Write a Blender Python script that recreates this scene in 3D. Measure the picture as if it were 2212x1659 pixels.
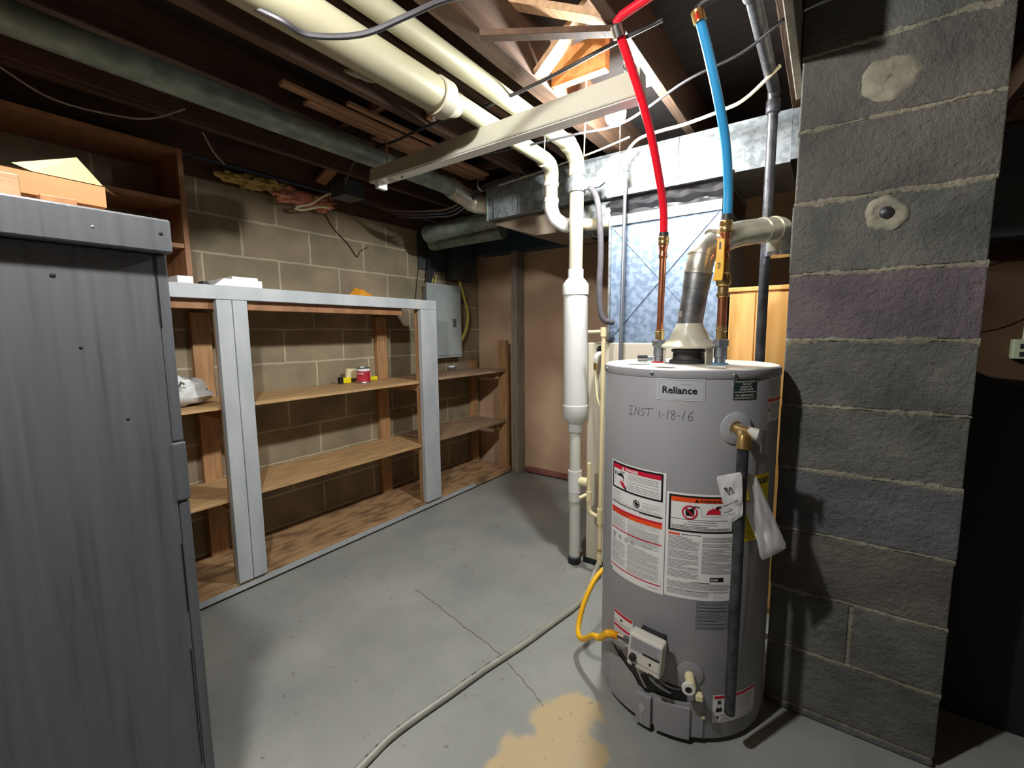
import bpy, bmesh, math, random
from mathutils import Vector, Matrix, Euler
random.seed(7)
C = bpy.context.scene.collection
for o in list(bpy.data.objects): bpy.data.objects.remove(o)
sc = bpy.context.scene

# ---------------------------------------------------------------- camera
H = 1.28
yaw, pit, rol, FPX = math.radians(35.1), math.radians(6.6), math.radians(-0.56), 965.0
fwd = Vector((-math.sin(yaw)*math.cos(pit), math.cos(yaw)*math.cos(pit), -math.sin(pit)))
r0 = Vector((math.cos(yaw), math.sin(yaw), 0)); u0 = r0.cross(fwd)
rt = r0*math.cos(rol) + u0*math.sin(rol); up = -r0*math.sin(rol) + u0*math.cos(rol)
cd = bpy.data.cameras.new('camera'); cam = bpy.data.objects.new('camera', cd); C.objects.link(cam)
cam.matrix_world = Matrix(((rt.x, up.x, -fwd.x, 0), (rt.y, up.y, -fwd.y, 0), (rt.z, up.z, -fwd.z, H), (0, 0, 0, 1)))
cd.sensor_width = 36; cd.lens = FPX/2212*36; cd.clip_start = .02; cd.clip_end = 60
sc.camera = cam
# ---------------------------------------------------------------- world and exposure
w = bpy.data.worlds.new('world'); sc.world = w; w.use_nodes = True
w.node_tree.nodes['Background'].inputs[0].default_value = (.02, .022, .025, 1)
w.node_tree.nodes['Background'].inputs[1].default_value = .2
sc.view_settings.view_transform = 'Standard'; sc.view_settings.look = 'None'
sc.view_settings.exposure = 0.4; sc.view_settings.gamma = 1
BULB_NEAR = 950.0     # glow of the bare bulb in the picture
BULB_BEHIND = 1500.0   # glow of the second bare bulb, just above the picture
FILL_FAR = 30.0       # weak unseen fill lamp, added in the room to the right

# ---------------------------------------------------------------- materials
def newmat(n):
    m = bpy.data.materials.new(n); m.use_nodes = True
    return m, m.node_tree.nodes, m.node_tree.links, m.node_tree.nodes['Principled BSDF']
def c4(c): return (c[0], c[1], c[2], 1)
def srgb(*c): return tuple(((v/255+.055)/1.055)**2.4 if v > 10 else v/255/12.92 for v in c)
def mat(name, a, b=None, rough=.6, metal=0, scale=8, stretch=(1, 1, 1), bump=0, bscale=None, detail=4, spec=.5, lo=.35, hi=.65):
    m, N, L, P = newmat(name)
    P.inputs['Roughness'].default_value = rough; P.inputs['Metallic'].default_value = metal
    P.inputs['Specular IOR Level'].default_value = spec
    P.inputs['Base Color'].default_value = c4(a)
    if b is not None or bump:
        geo = N.new('ShaderNodeTexCoord'); mp = N.new('ShaderNodeMapping'); mp.inputs['Scale'].default_value = stretch
        L.new(geo.outputs['Object'], mp.inputs[0])
    if b is not None:
        nz = N.new('ShaderNodeTexNoise'); nz.inputs['Scale'].default_value = scale; nz.inputs['Detail'].default_value = detail
        L.new(mp.outputs[0], nz.inputs[0])
        cr = N.new('ShaderNodeValToRGB'); cr.color_ramp.elements[0].position = lo; cr.color_ramp.elements[1].position = hi
        cr.color_ramp.elements[0].color = c4(a); cr.color_ramp.elements[1].color = c4(b)
        L.new(nz.outputs[0], cr.inputs[0]); L.new(cr.outputs[0], P.inputs['Base Color'])
    if bump:
        n2 = N.new('ShaderNodeTexNoise'); n2.inputs['Scale'].default_value = bscale or scale*4; n2.inputs['Detail'].default_value = 5
        L.new(mp.outputs[0], n2.inputs[0]); bp = N.new('ShaderNodeBump'); bp.inputs['Strength'].default_value = bump
        bp.inputs['Distance'].default_value = .01
        L.new(n2.outputs[0], bp.inputs['Height']); L.new(bp.outputs[0], P.inputs['Normal'])
    return m
def emat(name, col, s):
    m, N, L, P = newmat(name); P.inputs['Emission Color'].default_value = c4(col); P.inputs['Emission Strength'].default_value = s
    P.inputs['Base Color'].default_value = c4((.8, .8, .8)); return m

M = {}
M['dark_joist'] = mat('dark_joist', srgb(66, 47, 33), srgb(92, 66, 46), .75, scale=3, stretch=(10, 1, 10), bump=.2, bscale=9)
M['sub'] = mat('sub', srgb(34, 30, 29), srgb(46, 41, 39), .85, scale=4, stretch=(1, 6, 1))
M['pine'] = mat('pine', srgb(160, 124, 90), srgb(184, 150, 112), .6, scale=4, stretch=(12, 1.2, 12), bump=.1, bscale=8)
M['lath'] = mat('lath', srgb(146, 104, 76), srgb(178, 134, 100), .65, scale=4, stretch=(14, 1, 14), bump=.15, bscale=8)
M['shelf'] = mat('shelf', srgb(160, 124, 84), srgb(200, 164, 116), .55, scale=3.2, stretch=(14, 1.3, 14), detail=8, bump=.08, bscale=6, lo=.3, hi=.62)
M['shelf_dirty'] = mat('shelf_dirty', srgb(128, 104, 82), srgb(170, 140, 110), .7, scale=3.2, stretch=(14, 1.3, 14), detail=8, bump=.1, bscale=6, lo=.3, hi=.65)
M['base_ply'] = mat('base_ply', srgb(108, 82, 60), srgb(180, 144, 104), .6, scale=3.5, stretch=(6, 2, 6), detail=9, bump=.08, bscale=6, lo=.3, hi=.55)
M['upright'] = mat('upright', srgb(160, 118, 78), srgb(186, 144, 100), .6, scale=5, stretch=(10, 10, 1), bump=.1, bscale=8)
M['bookwood'] = mat('bookwood', srgb(134, 92, 60), srgb(160, 114, 76), .55, scale=4, stretch=(6, 6, 1))
M['oak'] = mat('oak', srgb(222, 164, 88), srgb(236, 184, 112), .5, scale=4, stretch=(9, 9, 1))
M['block_lit'] = None
M['partition'] = mat('partition', srgb(192, 158, 128), srgb(212, 180, 148), .7, scale=3, bump=.05, bscale=30, detail=6)
M['studgrey'] = mat('studgrey', srgb(130, 124, 112), srgb(158, 150, 136), .8, scale=8, stretch=(6, 6, 1))
M['galv'] = mat('galv', srgb(106, 111, 114), srgb(130, 135, 138), .5, .3, scale=38, bump=.03, bscale=50, detail=1, lo=.42, hi=.58)
M['galv_bright'] = mat('galv_bright', srgb(112, 130, 154), srgb(138, 156, 180), .4, .3, scale=34, bump=.03, bscale=40, detail=1, lo=.42, hi=.58)
M['galv_dull'] = mat('galv_dull', srgb(108, 122, 112), srgb(146, 158, 148), .45, .3, scale=14, bump=.05, bscale=60, detail=6)
M['vent'] = mat('vent', srgb(120, 122, 126), srgb(170, 172, 172), .36, .85, scale=22, bump=.1, bscale=30)
M['aluvent'] = mat('aluvent', srgb(196, 192, 176), srgb(216, 212, 198), .33, .8, scale=12, bump=.25, bscale=16)
M['duct_under'] = mat('duct_under', srgb(120, 106, 92), srgb(140, 124, 108), .6, .3, scale=8)
M['pvc'] = mat('pvc', srgb(164, 159, 138), srgb(174, 169, 150), .35, scale=3)
M['pvc_dimmed'] = mat('pvc_dimmed', srgb(146, 141, 114), srgb(158, 153, 128), .4, scale=3)  # pvc darkened in the colour to offset overlighting by the nearby bulb
M['pvc_white'] = mat('pvc_white', srgb(208, 208, 206), srgb(216, 216, 213), .35, scale=5)
M['pvc_grey'] = mat('pvc_grey', srgb(196, 196, 188), srgb(210, 208, 198), .4, scale=5)
M['cpvc'] = mat('cpvc', srgb(226, 208, 160), srgb(234, 220, 180), .4, scale=6)
M['red'] = mat('red', srgb(236, 24, 44), rough=.3)
M['blue'] = mat('blue', srgb(52, 150, 206), rough=.3)
M['copper'] = mat('copper', srgb(200, 120, 86), srgb(222, 150, 116), .26, .9, scale=14)
M['brass'] = mat('brass', srgb(196, 160, 96), srgb(214, 184, 130), .28, .9, scale=20)
M['chrome'] = mat('chrome', srgb(190, 192, 196), rough=.2, metal=.95)
M['steel'] = mat('steel', srgb(150, 156, 164), rough=.35, metal=.8)
M['blackiron'] = mat('blackiron', srgb(46, 46, 50), srgb(74, 74, 80), .42, .3, scale=30, bump=.15, bscale=60)
M['black'] = mat('black', srgb(20, 20, 22), rough=.5)
M['blackrub'] = mat('blackrub', srgb(34, 33, 36), srgb(52, 50, 54), .5, scale=10)
M['foam'] = mat('foam', srgb(66, 64, 70), srgb(86, 82, 88), .8, scale=20)
M['yellow'] = mat('yellow', srgb(246, 186, 22), rough=.4)
M['yellowpaint'] = mat('yellowpaint', srgb(238, 182, 30), rough=.35)
M['yelcable'] = mat('yelcable', srgb(214, 200, 96), rough=.5)
M['cream'] = mat('cream', srgb(232, 222, 178), rough=.5)
M['tank'] = mat('tank', srgb(148, 148, 152), srgb(154, 154, 158), .42, .0, scale=2, bump=.03, bscale=300)
M['tanktop'] = mat('tanktop', srgb(196, 190, 176), srgb(226, 222, 212), .5, scale=9, detail=7, lo=.4, hi=.6)
M['hood'] = mat('hood', srgb(186, 184, 166), rough=.28)
M['beige'] = mat('beige', srgb(190, 182, 164), srgb(198, 190, 172), .5, scale=2)
M['fixture'] = mat('fixture', srgb(182, 180, 162), srgb(192, 190, 174), .4, scale=3)
M['fixture_white'] = mat('fixture_white', srgb(226, 226, 220), rough=.35)
M['panelgrey'] = mat('panelgrey', srgb(158, 166, 166), srgb(168, 176, 174), .5, scale=3)
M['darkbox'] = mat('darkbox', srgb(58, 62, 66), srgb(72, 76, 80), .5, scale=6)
M['white'] = mat('white', srgb(238, 238, 236), rough=.5)
M['paper'] = mat('paper', srgb(236, 236, 234), rough=.6)
M['lblack'] = mat('lblack', srgb(18, 18, 20), rough=.5)
M['lgrey'] = mat('lgrey', srgb(132, 132, 136), rough=.6)
M['lred'] = mat('lred', srgb(206, 18, 52), rough=.5)
M['lorange'] = mat('lorange', srgb(244, 84, 30), rough=.5)
M['lyellow'] = mat('lyellow', srgb(246, 226, 20), rough=.5)
M['lgreen'] = mat('lgreen', srgb(34, 52, 50), rough=.5)
M['badge'] = mat('badge', srgb(176, 180, 188), srgb(186, 190, 198), .4, .1, scale=4)
M['badge_line'] = mat('badge_line', srgb(150, 152, 158), rough=.5)
M['pencil'] = mat('pencil', srgb(66, 66, 72), rough=.7)
M['insul'] = mat('insul', srgb(200, 120, 100), srgb(226, 160, 130), .95, scale=18, bump=1, bscale=30)
M['insul_y'] = mat('insul_y', srgb(176, 150, 84), srgb(206, 180, 110), .95, scale=18, bump=1, bscale=30)
M['card'] = mat('card', srgb(150, 112, 72), srgb(162, 122, 80), .75, scale=5)
M['cardin'] = mat('cardin', srgb(196, 178, 124), rough=.7)
M['canred'] = mat('canred', srgb(170, 30, 52), srgb(196, 60, 76), .4, scale=30)
M['orange'] = mat('orange', srgb(240, 164, 50), rough=.5)
M['cement'] = mat('cement', srgb(126, 123, 108), srgb(160, 156, 138), .9, scale=16, bump=.8, bscale=30)
M['redbrown'] = mat('redbrown', srgb(120, 70, 60), srgb(150, 96, 84), .8, scale=10, bump=.3)
M['greenbox'] = mat('greenbox', srgb(200, 210, 176), rough=.5)
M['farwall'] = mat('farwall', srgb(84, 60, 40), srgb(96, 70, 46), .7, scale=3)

def plastic(name, col, t=.35):
    m, N, L, P = newmat(name); P.inputs['Base Color'].default_value = c4(col); P.inputs['Roughness'].default_value = .25
    P.inputs['Alpha'].default_value = 1-t
    return m
M['poly'] = plastic('poly', srgb(206, 206, 208), .3)
M['bagwhite'] = mat('bagwhite', srgb(206, 208, 206), srgb(222, 224, 222), .35, scale=6, bump=.5, bscale=14)

def painted_wood(name, a, b, dark):
    m, N, L, P = newmat(name); P.inputs['Roughness'].default_value = .42
    tc = N.new('ShaderNodeTexCoord'); mp = N.new('ShaderNodeMapping'); mp.inputs['Scale'].default_value = (22, 22, .9)
    L.new(tc.outputs['Object'], mp.inputs[0])
    n1 = N.new('ShaderNodeTexNoise'); n1.inputs['Scale'].default_value = 3; n1.inputs['Detail'].default_value = 7; L.new(mp.outputs[0], n1.inputs[0])
    cr = N.new('ShaderNodeValToRGB'); e = cr.color_ramp.elements
    e[0].position = .3; e[0].color = c4(dark); e[1].position = .4; e[1].color = c4(a); x = e.new(.75); x.color = c4(b)
    L.new(n1.outputs[0], cr.inputs[0]); L.new(cr.outputs[0], P.inputs['Base Color'])
    bp = N.new('ShaderNodeBump'); bp.inputs['Strength'].default_value = .2; bp.inputs['Distance'].default_value = .003
    L.new(n1.outputs[0], bp.inputs['Height']); L.new(bp.outputs[0], P.inputs['Normal'])
    return m
M['greywood'] = painted_wood('greywood', srgb(150, 156, 162), srgb(166, 172, 178), srgb(104, 108, 114))
M['greyend'] = painted_wood('greyend', srgb(88, 91, 95), srgb(98, 101, 105), srgb(78, 81, 85))
M['greysmooth'] = mat('greysmooth', srgb(168, 174, 178), srgb(186, 190, 192), .42, scale=3, stretch=(3, 3, 1), bump=.08, bscale=20)

def block_mat(name, c1, c2, mortar, sy, sz, axis='y', msize=.007):
    m, N, L, P = newmat(name); P.inputs['Roughness'].default_value = .9; P.inputs['Specular IOR Level'].default_value = .15
    g = N.new('ShaderNodeNewGeometry'); sp = N.new('ShaderNodeSeparateXYZ'); L.new(g.outputs['Position'], sp.inputs[0])
    cb = N.new('ShaderNodeCombineXYZ')
    a1 = N.new('ShaderNodeMath'); a1.operation = 'SUBTRACT'; a1.inputs[1].default_value = sy
    a2 = N.new('ShaderNodeMath'); a2.operation = 'SUBTRACT'; a2.inputs[1].default_value = sz
    L.new(sp.outputs['Y' if axis == 'y' else 'X'], a1.inputs[0]); L.new(sp.outputs['Z'], a2.inputs[0])
    L.new(a1.outputs[0], cb.inputs[0]); L.new(a2.outputs[0], cb.inputs[1])
    nd = N.new('ShaderNodeTexNoise'); nd.inputs['Scale'].default_value = 9; L.new(g.outputs['Position'], nd.inputs[0])
    mx = N.new('ShaderNodeMix'); mx.data_type = 'VECTOR'; mx.inputs['Factor'].default_value = .012
    L.new(cb.outputs[0], mx.inputs['A']); L.new(nd.outputs['Color'], mx.inputs['B'])
    br = N.new('ShaderNodeTexBrick'); br.offset = .5; br.inputs['Scale'].default_value = 1
    br.inputs['Brick Width'].default_value = .4064; br.inputs['Row Height'].default_value = .2032
    br.inputs['Mortar Size'].default_value = msize; br.inputs['Mortar Smooth'].default_value = .3
    br.inputs['Color1'].default_value = c4(c1); br.inputs['Color2'].default_value = c4(c2); br.inputs['Mortar'].default_value = c4(mortar)
    br.inputs['Bias'].default_value = 0
    L.new(mx.outputs['Result'], br.inputs[0])
    n1 = N.new('ShaderNodeTexNoise'); n1.inputs['Scale'].default_value = 5; n1.inputs['Detail'].default_value = 8; L.new(g.outputs['Position'], n1.inputs[0])
    cr = N.new('ShaderNodeValToRGB'); cr.color_ramp.elements[0].position = .3; cr.color_ramp.elements[1].position = .7
    cr.color_ramp.elements[0].color = (.72, .72, .72, 1); cr.color_ramp.elements[1].color = (1.15, 1.12, 1.08, 1)
    L.new(n1.outputs[0], cr.inputs[0])
    mm = N.new('ShaderNodeMix'); mm.data_type = 'RGBA'; mm.blend_type = 'MULTIPLY'; mm.inputs['Factor'].default_value = 1
    L.new(br.outputs['Color'], mm.inputs['A']); L.new(cr.outputs[0], mm.inputs['B']); L.new(mm.outputs['Result'], P.inputs['Base Color'])
    n2 = N.new('ShaderNodeTexNoise'); n2.inputs['Scale'].default_value = 90; n2.inputs['Detail'].default_value = 4; L.new(g.outputs['Position'], n2.inputs[0])
    ad = N.new('ShaderNodeMath'); ad.operation = 'MULTIPLY_ADD'; ad.inputs[1].default_value = -.8
    L.new(br.outputs['Fac'], ad.inputs[0]); L.new(n2.outputs[0], ad.inputs[2])
    bp = N.new('ShaderNodeBump'); bp.inputs['Strength'].default_value = .5; bp.inputs['Distance'].default_value = .006
    L.new(ad.outputs[0], bp.inputs['Height']); L.new(bp.outputs[0], P.inputs['Normal'])
    return m
M['block'] = block_mat('block', srgb(142, 132, 110), srgb(152, 138, 116), srgb(186, 176, 150), .238, .083)

def rough_block(name, a, b):
    m, N, L, P = newmat(name); P.inputs['Roughness'].default_value = .95; P.inputs['Specular IOR Level'].default_value = .2
    g = N.new('ShaderNodeNewGeometry')
    n1 = N.new('ShaderNodeTexNoise'); n1.inputs['Scale'].default_value = 7; n1.inputs['Detail'].default_value = 9; L.new(g.outputs['Position'], n1.inputs[0])
    cr = N.new('ShaderNodeValToRGB'); cr.color_ramp.elements[0].position = .32; cr.color_ramp.elements[1].position = .68
    cr.color_ramp.elements[0].color = c4(a); cr.color_ramp.elements[1].color = c4(b)
    L.new(n1.outputs[0], cr.inputs[0]); L.new(cr.outputs[0], P.inputs['Base Color'])
    n2 = N.new('ShaderNodeTexNoise'); n2.inputs['Scale'].default_value = 62; n2.inputs['Detail'].default_value = 6; n2.inputs['Roughness'].default_value = .65
    L.new(g.outputs['Position'], n2.inputs[0])
    bp = N.new('ShaderNodeBump'); bp.inputs['Strength'].default_value = 1; bp.inputs['Distance'].default_value = .02
    L.new(n2.outputs[0], bp.inputs['Height']); L.new(bp.outputs[0], P.inputs['Normal'])
    return m
M['cb_green'] = rough_block('cb_green', srgb(98, 99, 95), srgb(130, 130, 123))
M['cb_brown'] = rough_block('cb_brown', srgb(100, 98, 94), srgb(130, 126, 118))
M['cb_purple'] = rough_block('cb_purple', srgb(108, 100, 106), srgb(134, 124, 128))
M['cb_grey'] = rough_block('cb_grey', srgb(98, 100, 103), srgb(130, 131, 132))
M['mortar'] = rough_block('mortar', srgb(140, 136, 120), srgb(178, 172, 154))

def floor_mat():
    m, N, L, P = newmat('floor_paint'); P.inputs['Roughness'].default_value = .45; P.inputs['Specular IOR Level'].default_value = .4
    g = N.new('ShaderNodeNewGeometry')
    def noise(s, d=6): n = N.new('ShaderNodeTexNoise'); n.inputs['Scale'].default_value = s; n.inputs['Detail'].default_value = d; L.new(g.outputs['Position'], n.inputs[0]); return n
    def ramp(n, p0, c0, p1, c1): r = N.new('ShaderNodeValToRGB'); e = r.color_ramp.elements; e[0].position = p0; e[0].color = c0; e[1].position = p1; e[1].color = c1; L.new(n, r.inputs[0]); return r
    base = ramp(noise(2.5, 8).outputs[0], .35, c4(srgb(140, 143, 140)), .65, c4(srgb(162, 163, 157)))
    sp = ramp(noise(26, 8).outputs[0], .66, (0, 0, 0, 1), .72, (1, 1, 1, 1))
    mx = N.new('ShaderNodeMix'); mx.data_type = 'RGBA'; L.new(sp.outputs[0], mx.inputs['Factor']); L.new(base.outputs[0], mx.inputs['A']); mx.inputs['B'].default_value = c4(srgb(128, 122, 112))
    # worn tan patch where the paint is gone
    vs = N.new('ShaderNodeVectorMath'); vs.operation = 'SUBTRACT'; vs.inputs[1].default_value = (-.60, .93, 0); L.new(g.outputs['Position'], vs.inputs[0])
    vm = N.new('ShaderNodeVectorMath'); vm.operation = 'MULTIPLY'; vm.inputs[1].default_value = (1.7, .72, 1); L.new(vs.outputs[0], vm.inputs[0])
    ln = N.new('ShaderNodeVectorMath'); ln.operation = 'LENGTH'; L.new(vm.outputs[0], ln.inputs[0])
    a = N.new('ShaderNodeMath'); a.operation = 'MULTIPLY_ADD'; a.inputs[1].default_value = .5; L.new(noise(6, 12).outputs[0], a.inputs[0]); L.new(ln.outputs['Value'], a.inputs[2])
    rp = ramp(a.outputs[0], .50, (1, 1, 1, 1), .54, (0, 0, 0, 1))
    m2 = N.new('ShaderNodeMix'); m2.data_type = 'RGBA'; L.new(rp.outputs[0], m2.inputs['Factor']); L.new(mx.outputs['Result'], m2.inputs['A']); tn = ramp(noise(34, 8).outputs[0], .27, c4(srgb(150, 138, 116)), .36, c4(srgb(192, 172, 134))); L.new(tn.outputs[0], m2.inputs['B'])
    L.new(m2.outputs['Result'], P.inputs['Base Color'])
    bp = N.new('ShaderNodeBump'); bp.inputs['Strength'].default_value = .15; bp.inputs['Distance'].default_value = .005
    L.new(noise(40, 6).outputs[0], bp.inputs['Height']); L.new(bp.outputs[0], P.inputs['Normal'])
    return m
M['floor'] = floor_mat()
M['crack'] = mat('crack', srgb(112, 96, 78), rough=.9)
M['bulb_glow'] = emat('bulb_glow', (.97, 1, .985), BULB_NEAR)
M['bulb_glow2'] = emat('bulb_glow2', (1, .985, .955), BULB_BEHIND)
M['fill_glow'] = emat('fill_glow', (1, .85, .65), FILL_FAR)

# ---------------------------------------------------------------- mesh helpers
class MB:
    def __init__(s): s.v = []; s.f = []; s.m = []
    def add(s, vs, fs, mi=0):
        b = len(s.v); s.v += [Vector(v) for v in vs]
        for f in fs: s.f.append([b+i for i in f]); s.m.append(mi)
        return s
    def box(s, x0, x1, y0, y1, z0, z1, mi=0):
        return s.add([(x, y, z) for z in (z0, z1) for y in (y0, y1) for x in (x0, x1)],
                     [(0, 2, 3, 1), (4, 5, 7, 6), (0, 1, 5, 4), (2, 6, 7, 3), (0, 4, 6, 2), (1, 3, 7, 5)], mi)
    def obox(s, c, ax, ay, az, hx, hy, hz, mi=0):
        c = Vector(c); ax = Vector(ax).normalized(); ay = Vector(ay).normalized(); az = Vector(az).normalized()
        return s.add([c+ax*(i*hx)+ay*(j*hy)+az*(k*hz) for k in (-1, 1) for j in (-1, 1) for i in (-1, 1)],
                     [(0, 2, 3, 1), (4, 5, 7, 6), (0, 1, 5, 4), (2, 6, 7, 3), (0, 4, 6, 2), (1, 3, 7, 5)], mi)
    def beam(s, p0, p1, w, h, upv=(0, 0, 1), mi=0):
        p0 = Vector(p0); p1 = Vector(p1); d = (p1-p0); l = d.length; d.normalize(); sx = d.cross(Vector(upv)).normalized(); u = sx.cross(d)
        return s.obox((p0+p1)/2, d, sx, u, l/2, w/2, h/2, mi)
    def tube(s, path, r, seg=14, mi=0, caps=True):
        P = [Vector(p) for p in path]; n = len(P); R = r if isinstance(r, (list, tuple)) else [r]*n
        t0 = (P[1]-P[0]).normalized(); a = Vector((0, 0, 1)) if abs(t0.z) < .9 else Vector((1, 0, 0)); u = t0.cross(a).normalized()
        vs = []; fs = []
        for i in range(n):
            t = ((P[min(i+1, n-1)]-P[max(i-1, 0)])).normalized()
            u = (u-t*u.dot(t)).normalized(); v = t.cross(u)
            for k in range(seg):
                an = 2*math.pi*k/seg; vs.append(P[i]+(u*math.cos(an)+v*math.sin(an))*R[i])
        for i in range(n-1):
            for k in range(seg):
                k2 = (k+1) % seg; fs.append((i*seg+k, i*seg+k2, (i+1)*seg+k2, (i+1)*seg+k))
        if caps: fs.append(tuple(range(seg-1, -1, -1))); fs.append(tuple((n-1)*seg+k for k in range(seg)))
        return s.add(vs, fs, mi)
    def lathe(s, prof, c, ax=(0, 0, 1), seg=32, mi=0, caps=True):
        ax = Vector(ax).normalized(); a = Vector((0, 0, 1)) if abs(ax.z) < .9 else Vector((1, 0, 0)); u = ax.cross(a).normalized(); v = ax.cross(u); c = Vector(c)
        vs = []; fs = []
        for (r, h) in prof:
            for k in range(seg):
                an = 2*math.pi*k/seg; vs.append(c+ax*h+(u*math.cos(an)+v*math.sin(an))*max(r, 1e-5))
        for i in range(len(prof)-1):
            for k in range(seg):
                k2 = (k+1) % seg; fs.append((i*seg+k, i*seg+k2, (i+1)*seg+k2, (i+1)*seg+k))
        if caps: fs.append(tuple(range(seg-1, -1, -1))); fs.append(tuple((len(prof)-1)*seg+k for k in range(seg)))
        return s.add(vs, fs, mi)
    def prism(s, pts, axis, a0, a1, mi=0):
        n = len(pts); vs = []
        for a in (a0, a1):
            for p in pts:
                vs.append({'x': (a, p[0], p[1]), 'y': (p[0], a, p[1]), 'z': (p[0], p[1], a)}[axis])
        fs = [tuple(range(n)), tuple(range(2*n-1, n-1, -1))]+[(i, (i+1) % n, n+(i+1) % n, n+i) for i in range(n)]
        return s.add(vs, fs, mi)
    def build(s, name, mats, parent=None, bevel=0, smooth=False, origin=None, sub=0):
        if not isinstance(mats, (list, tuple)): mats = [mats]
        if parent is not None: org = Vector(parent['_o']) if '_o' in parent else Vector((0, 0, 0))
        elif origin is not None: org = Vector(origin)
        else:
            xs = [v.x for v in s.v]; ys = [v.y for v in s.v]; zs = [v.z for v in s.v]
            org = Vector(((min(xs)+max(xs))/2, (min(ys)+max(ys))/2, min(zs)))
        me = bpy.data.meshes.new(name); me.from_pydata([v-org for v in s.v], [], s.f)
        for m in mats: me.materials.append(m)
        for p, mi in zip(me.polygons, s.m): p.material_index = mi
        bm = bmesh.new(); bm.from_mesh(me); bmesh.ops.recalc_face_normals(bm, faces=bm.faces); bm.to_mesh(me); bm.free()
        if smooth:
            me.polygons.foreach_set('use_smooth', [True]*len(me.polygons)); me.set_sharp_from_angle(angle=math.radians(38))
        o = bpy.data.objects.new(name, me); C.objects.link(o)
        if parent is not None: o.parent = parent; o['_o'] = tuple(org)
        else: o.location = org; o['_o'] = tuple(org)
        if bevel:
            b = o.modifiers.new('bevel', 'BEVEL'); b.width = bevel; b.segments = 2; b.limit_method = 'ANGLE'; b.angle_limit = .7
        if sub:
            b = o.modifiers.new('sub', 'SUBSURF'); b.levels = sub; b.render_levels = sub
        return o
def tag(o, label, cat, group=None):
    o['label'] = label; o['category'] = cat
    if group: o['group'] = group
    return o
def thing(name, label, cat, loc, group=None):
    o = bpy.data.objects.new(name, None); C.objects.link(o); o.location = loc; o['_o'] = tuple(loc); o.empty_display_size = .05
    return tag(o, label, cat, group)
def struct(o): o['kind'] = 'structure'; return o
def smoothpath(pts, n=8):
    P = [Vector(p) for p in pts]; P = [P[0]*2-P[1]]+P+[P[-1]*2-P[-2]]; out = []
    for i in range(1, len(P)-2):
        for k in range(n):
            t = k/n; a, b, c, d = P[i-1], P[i], P[i+1], P[i+2]
            out.append(.5*((2*b)+(c-a)*t+(2*a-5*b+4*c-d)*t*t+(3*b-a-3*c+d)*t**3))
    out.append(P[-2]); return out
def fillet(pts, rad, n=8):
    P = [Vector(p) for p in pts]; out = [P[0]]
    for i in range(1, len(P)-1):
        a = (P[i-1]-P[i]); b = (P[i+1]-P[i]); r = min(rad, a.length*.49, b.length*.49); a.normalize(); b.normalize()
        A = P[i]+a*r; B = P[i]+b*r
        for k in range(n+1):
            t = k/n; out.append(A*(1-t)**2+P[i]*2*t*(1-t)+B*t*t)
    out.append(P[-1]); return out
def text_mesh(txt, size, bold=0.0, sx=1.0):
    cu = bpy.data.curves.new('t', 'FONT'); cu.body = txt; cu.size = size; cu.offset = bold; cu.resolution_u = 2
    o = bpy.data.objects.new('t', cu); C.objects.link(o)
    bpy.context.view_layer.update()
    dg = bpy.context.evaluated_depsgraph_get(); me = o.evaluated_get(dg).to_mesh()
    v = [(p.co.x*sx, p.co.y) for p in me.vertices]; f = [tuple(p.vertices) for p in me.polygons]
    bpy.data.objects.remove(o); bpy.data.curves.remove(cu)
    return v, f

# ================================================================ SETTING
XW, YB, ZJ, ZS = -2.753, 3.37, 2.2, 2.39
XR, YF = 2.6, -1.6
f = MB().box(XW-.2, XR+.2, YF-.2, YB+.4, -.1, 0)
def crack(b, pts, wd):
    for i in range(len(pts)-1):
        a = Vector((*pts[i], .0012)); c = Vector((*pts[i+1], .0012)); d = (c-a).normalized(); n = Vector((-d.y, d.x, 0))*wd/2
        b.add([a-n, c-n*.8, c+n*.8, a+n], [(0, 1, 2, 3)], 1)
def jag(p0, p1, n, amp):
    out = []
    for i in range(n+1):
        t = i/n; out.append((p0[0]+(p1[0]-p0[0])*t+random.uniform(-amp, amp), p0[1]+(p1[1]-p0[1])*t+random.uniform(-amp, amp)))
    return out
crack(f, jag((-1.62, 1.45), (-1.0, 1.32), 26, .006), .0035)
crack(f, jag((-1.0, 1.32), (-.72, 1.2), 12, .006), .0025)
struct(f.build('floor', [M['floor'], M['crack']]))
struct(MB().box(XW-.2, XR+.2, YF-.2, YB+.4, ZS, ZS+.03).build('ceiling', M['sub']))
struct(MB().box(XW-.2, XW, YF, YB, 0, 2.1).build('wall_left', M['block']))
struct(MB().box(XW-.2, XR+.2, YB, YB+.1, 0, ZS).build('wall_back', M['partition']))
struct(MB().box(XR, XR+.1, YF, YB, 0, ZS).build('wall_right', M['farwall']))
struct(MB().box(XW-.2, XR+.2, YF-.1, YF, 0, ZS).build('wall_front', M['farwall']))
struct(MB().box(XW-.2, XW-.004, YF, YB, 2.1, 2.2).build('trim_1', M['dark_joist']))
struct(MB().box(.34, XR, YB-.004, YB-.0005, 0, 2.3).build('wall_far_shade', M['farwall']))  # added thin sheet; its darker brown carries the shade on this wall
o = MB().box(.45, 1.7, 3.08, YB-.005, 1.70, ZJ-.002).build('shade_box', M['darkbox'], bevel=.004); tag(o, 'added dark box standing for the shade above the brown wall right of the chimney', 'beam')  # dark box added where the upper wall lies in shade
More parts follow.
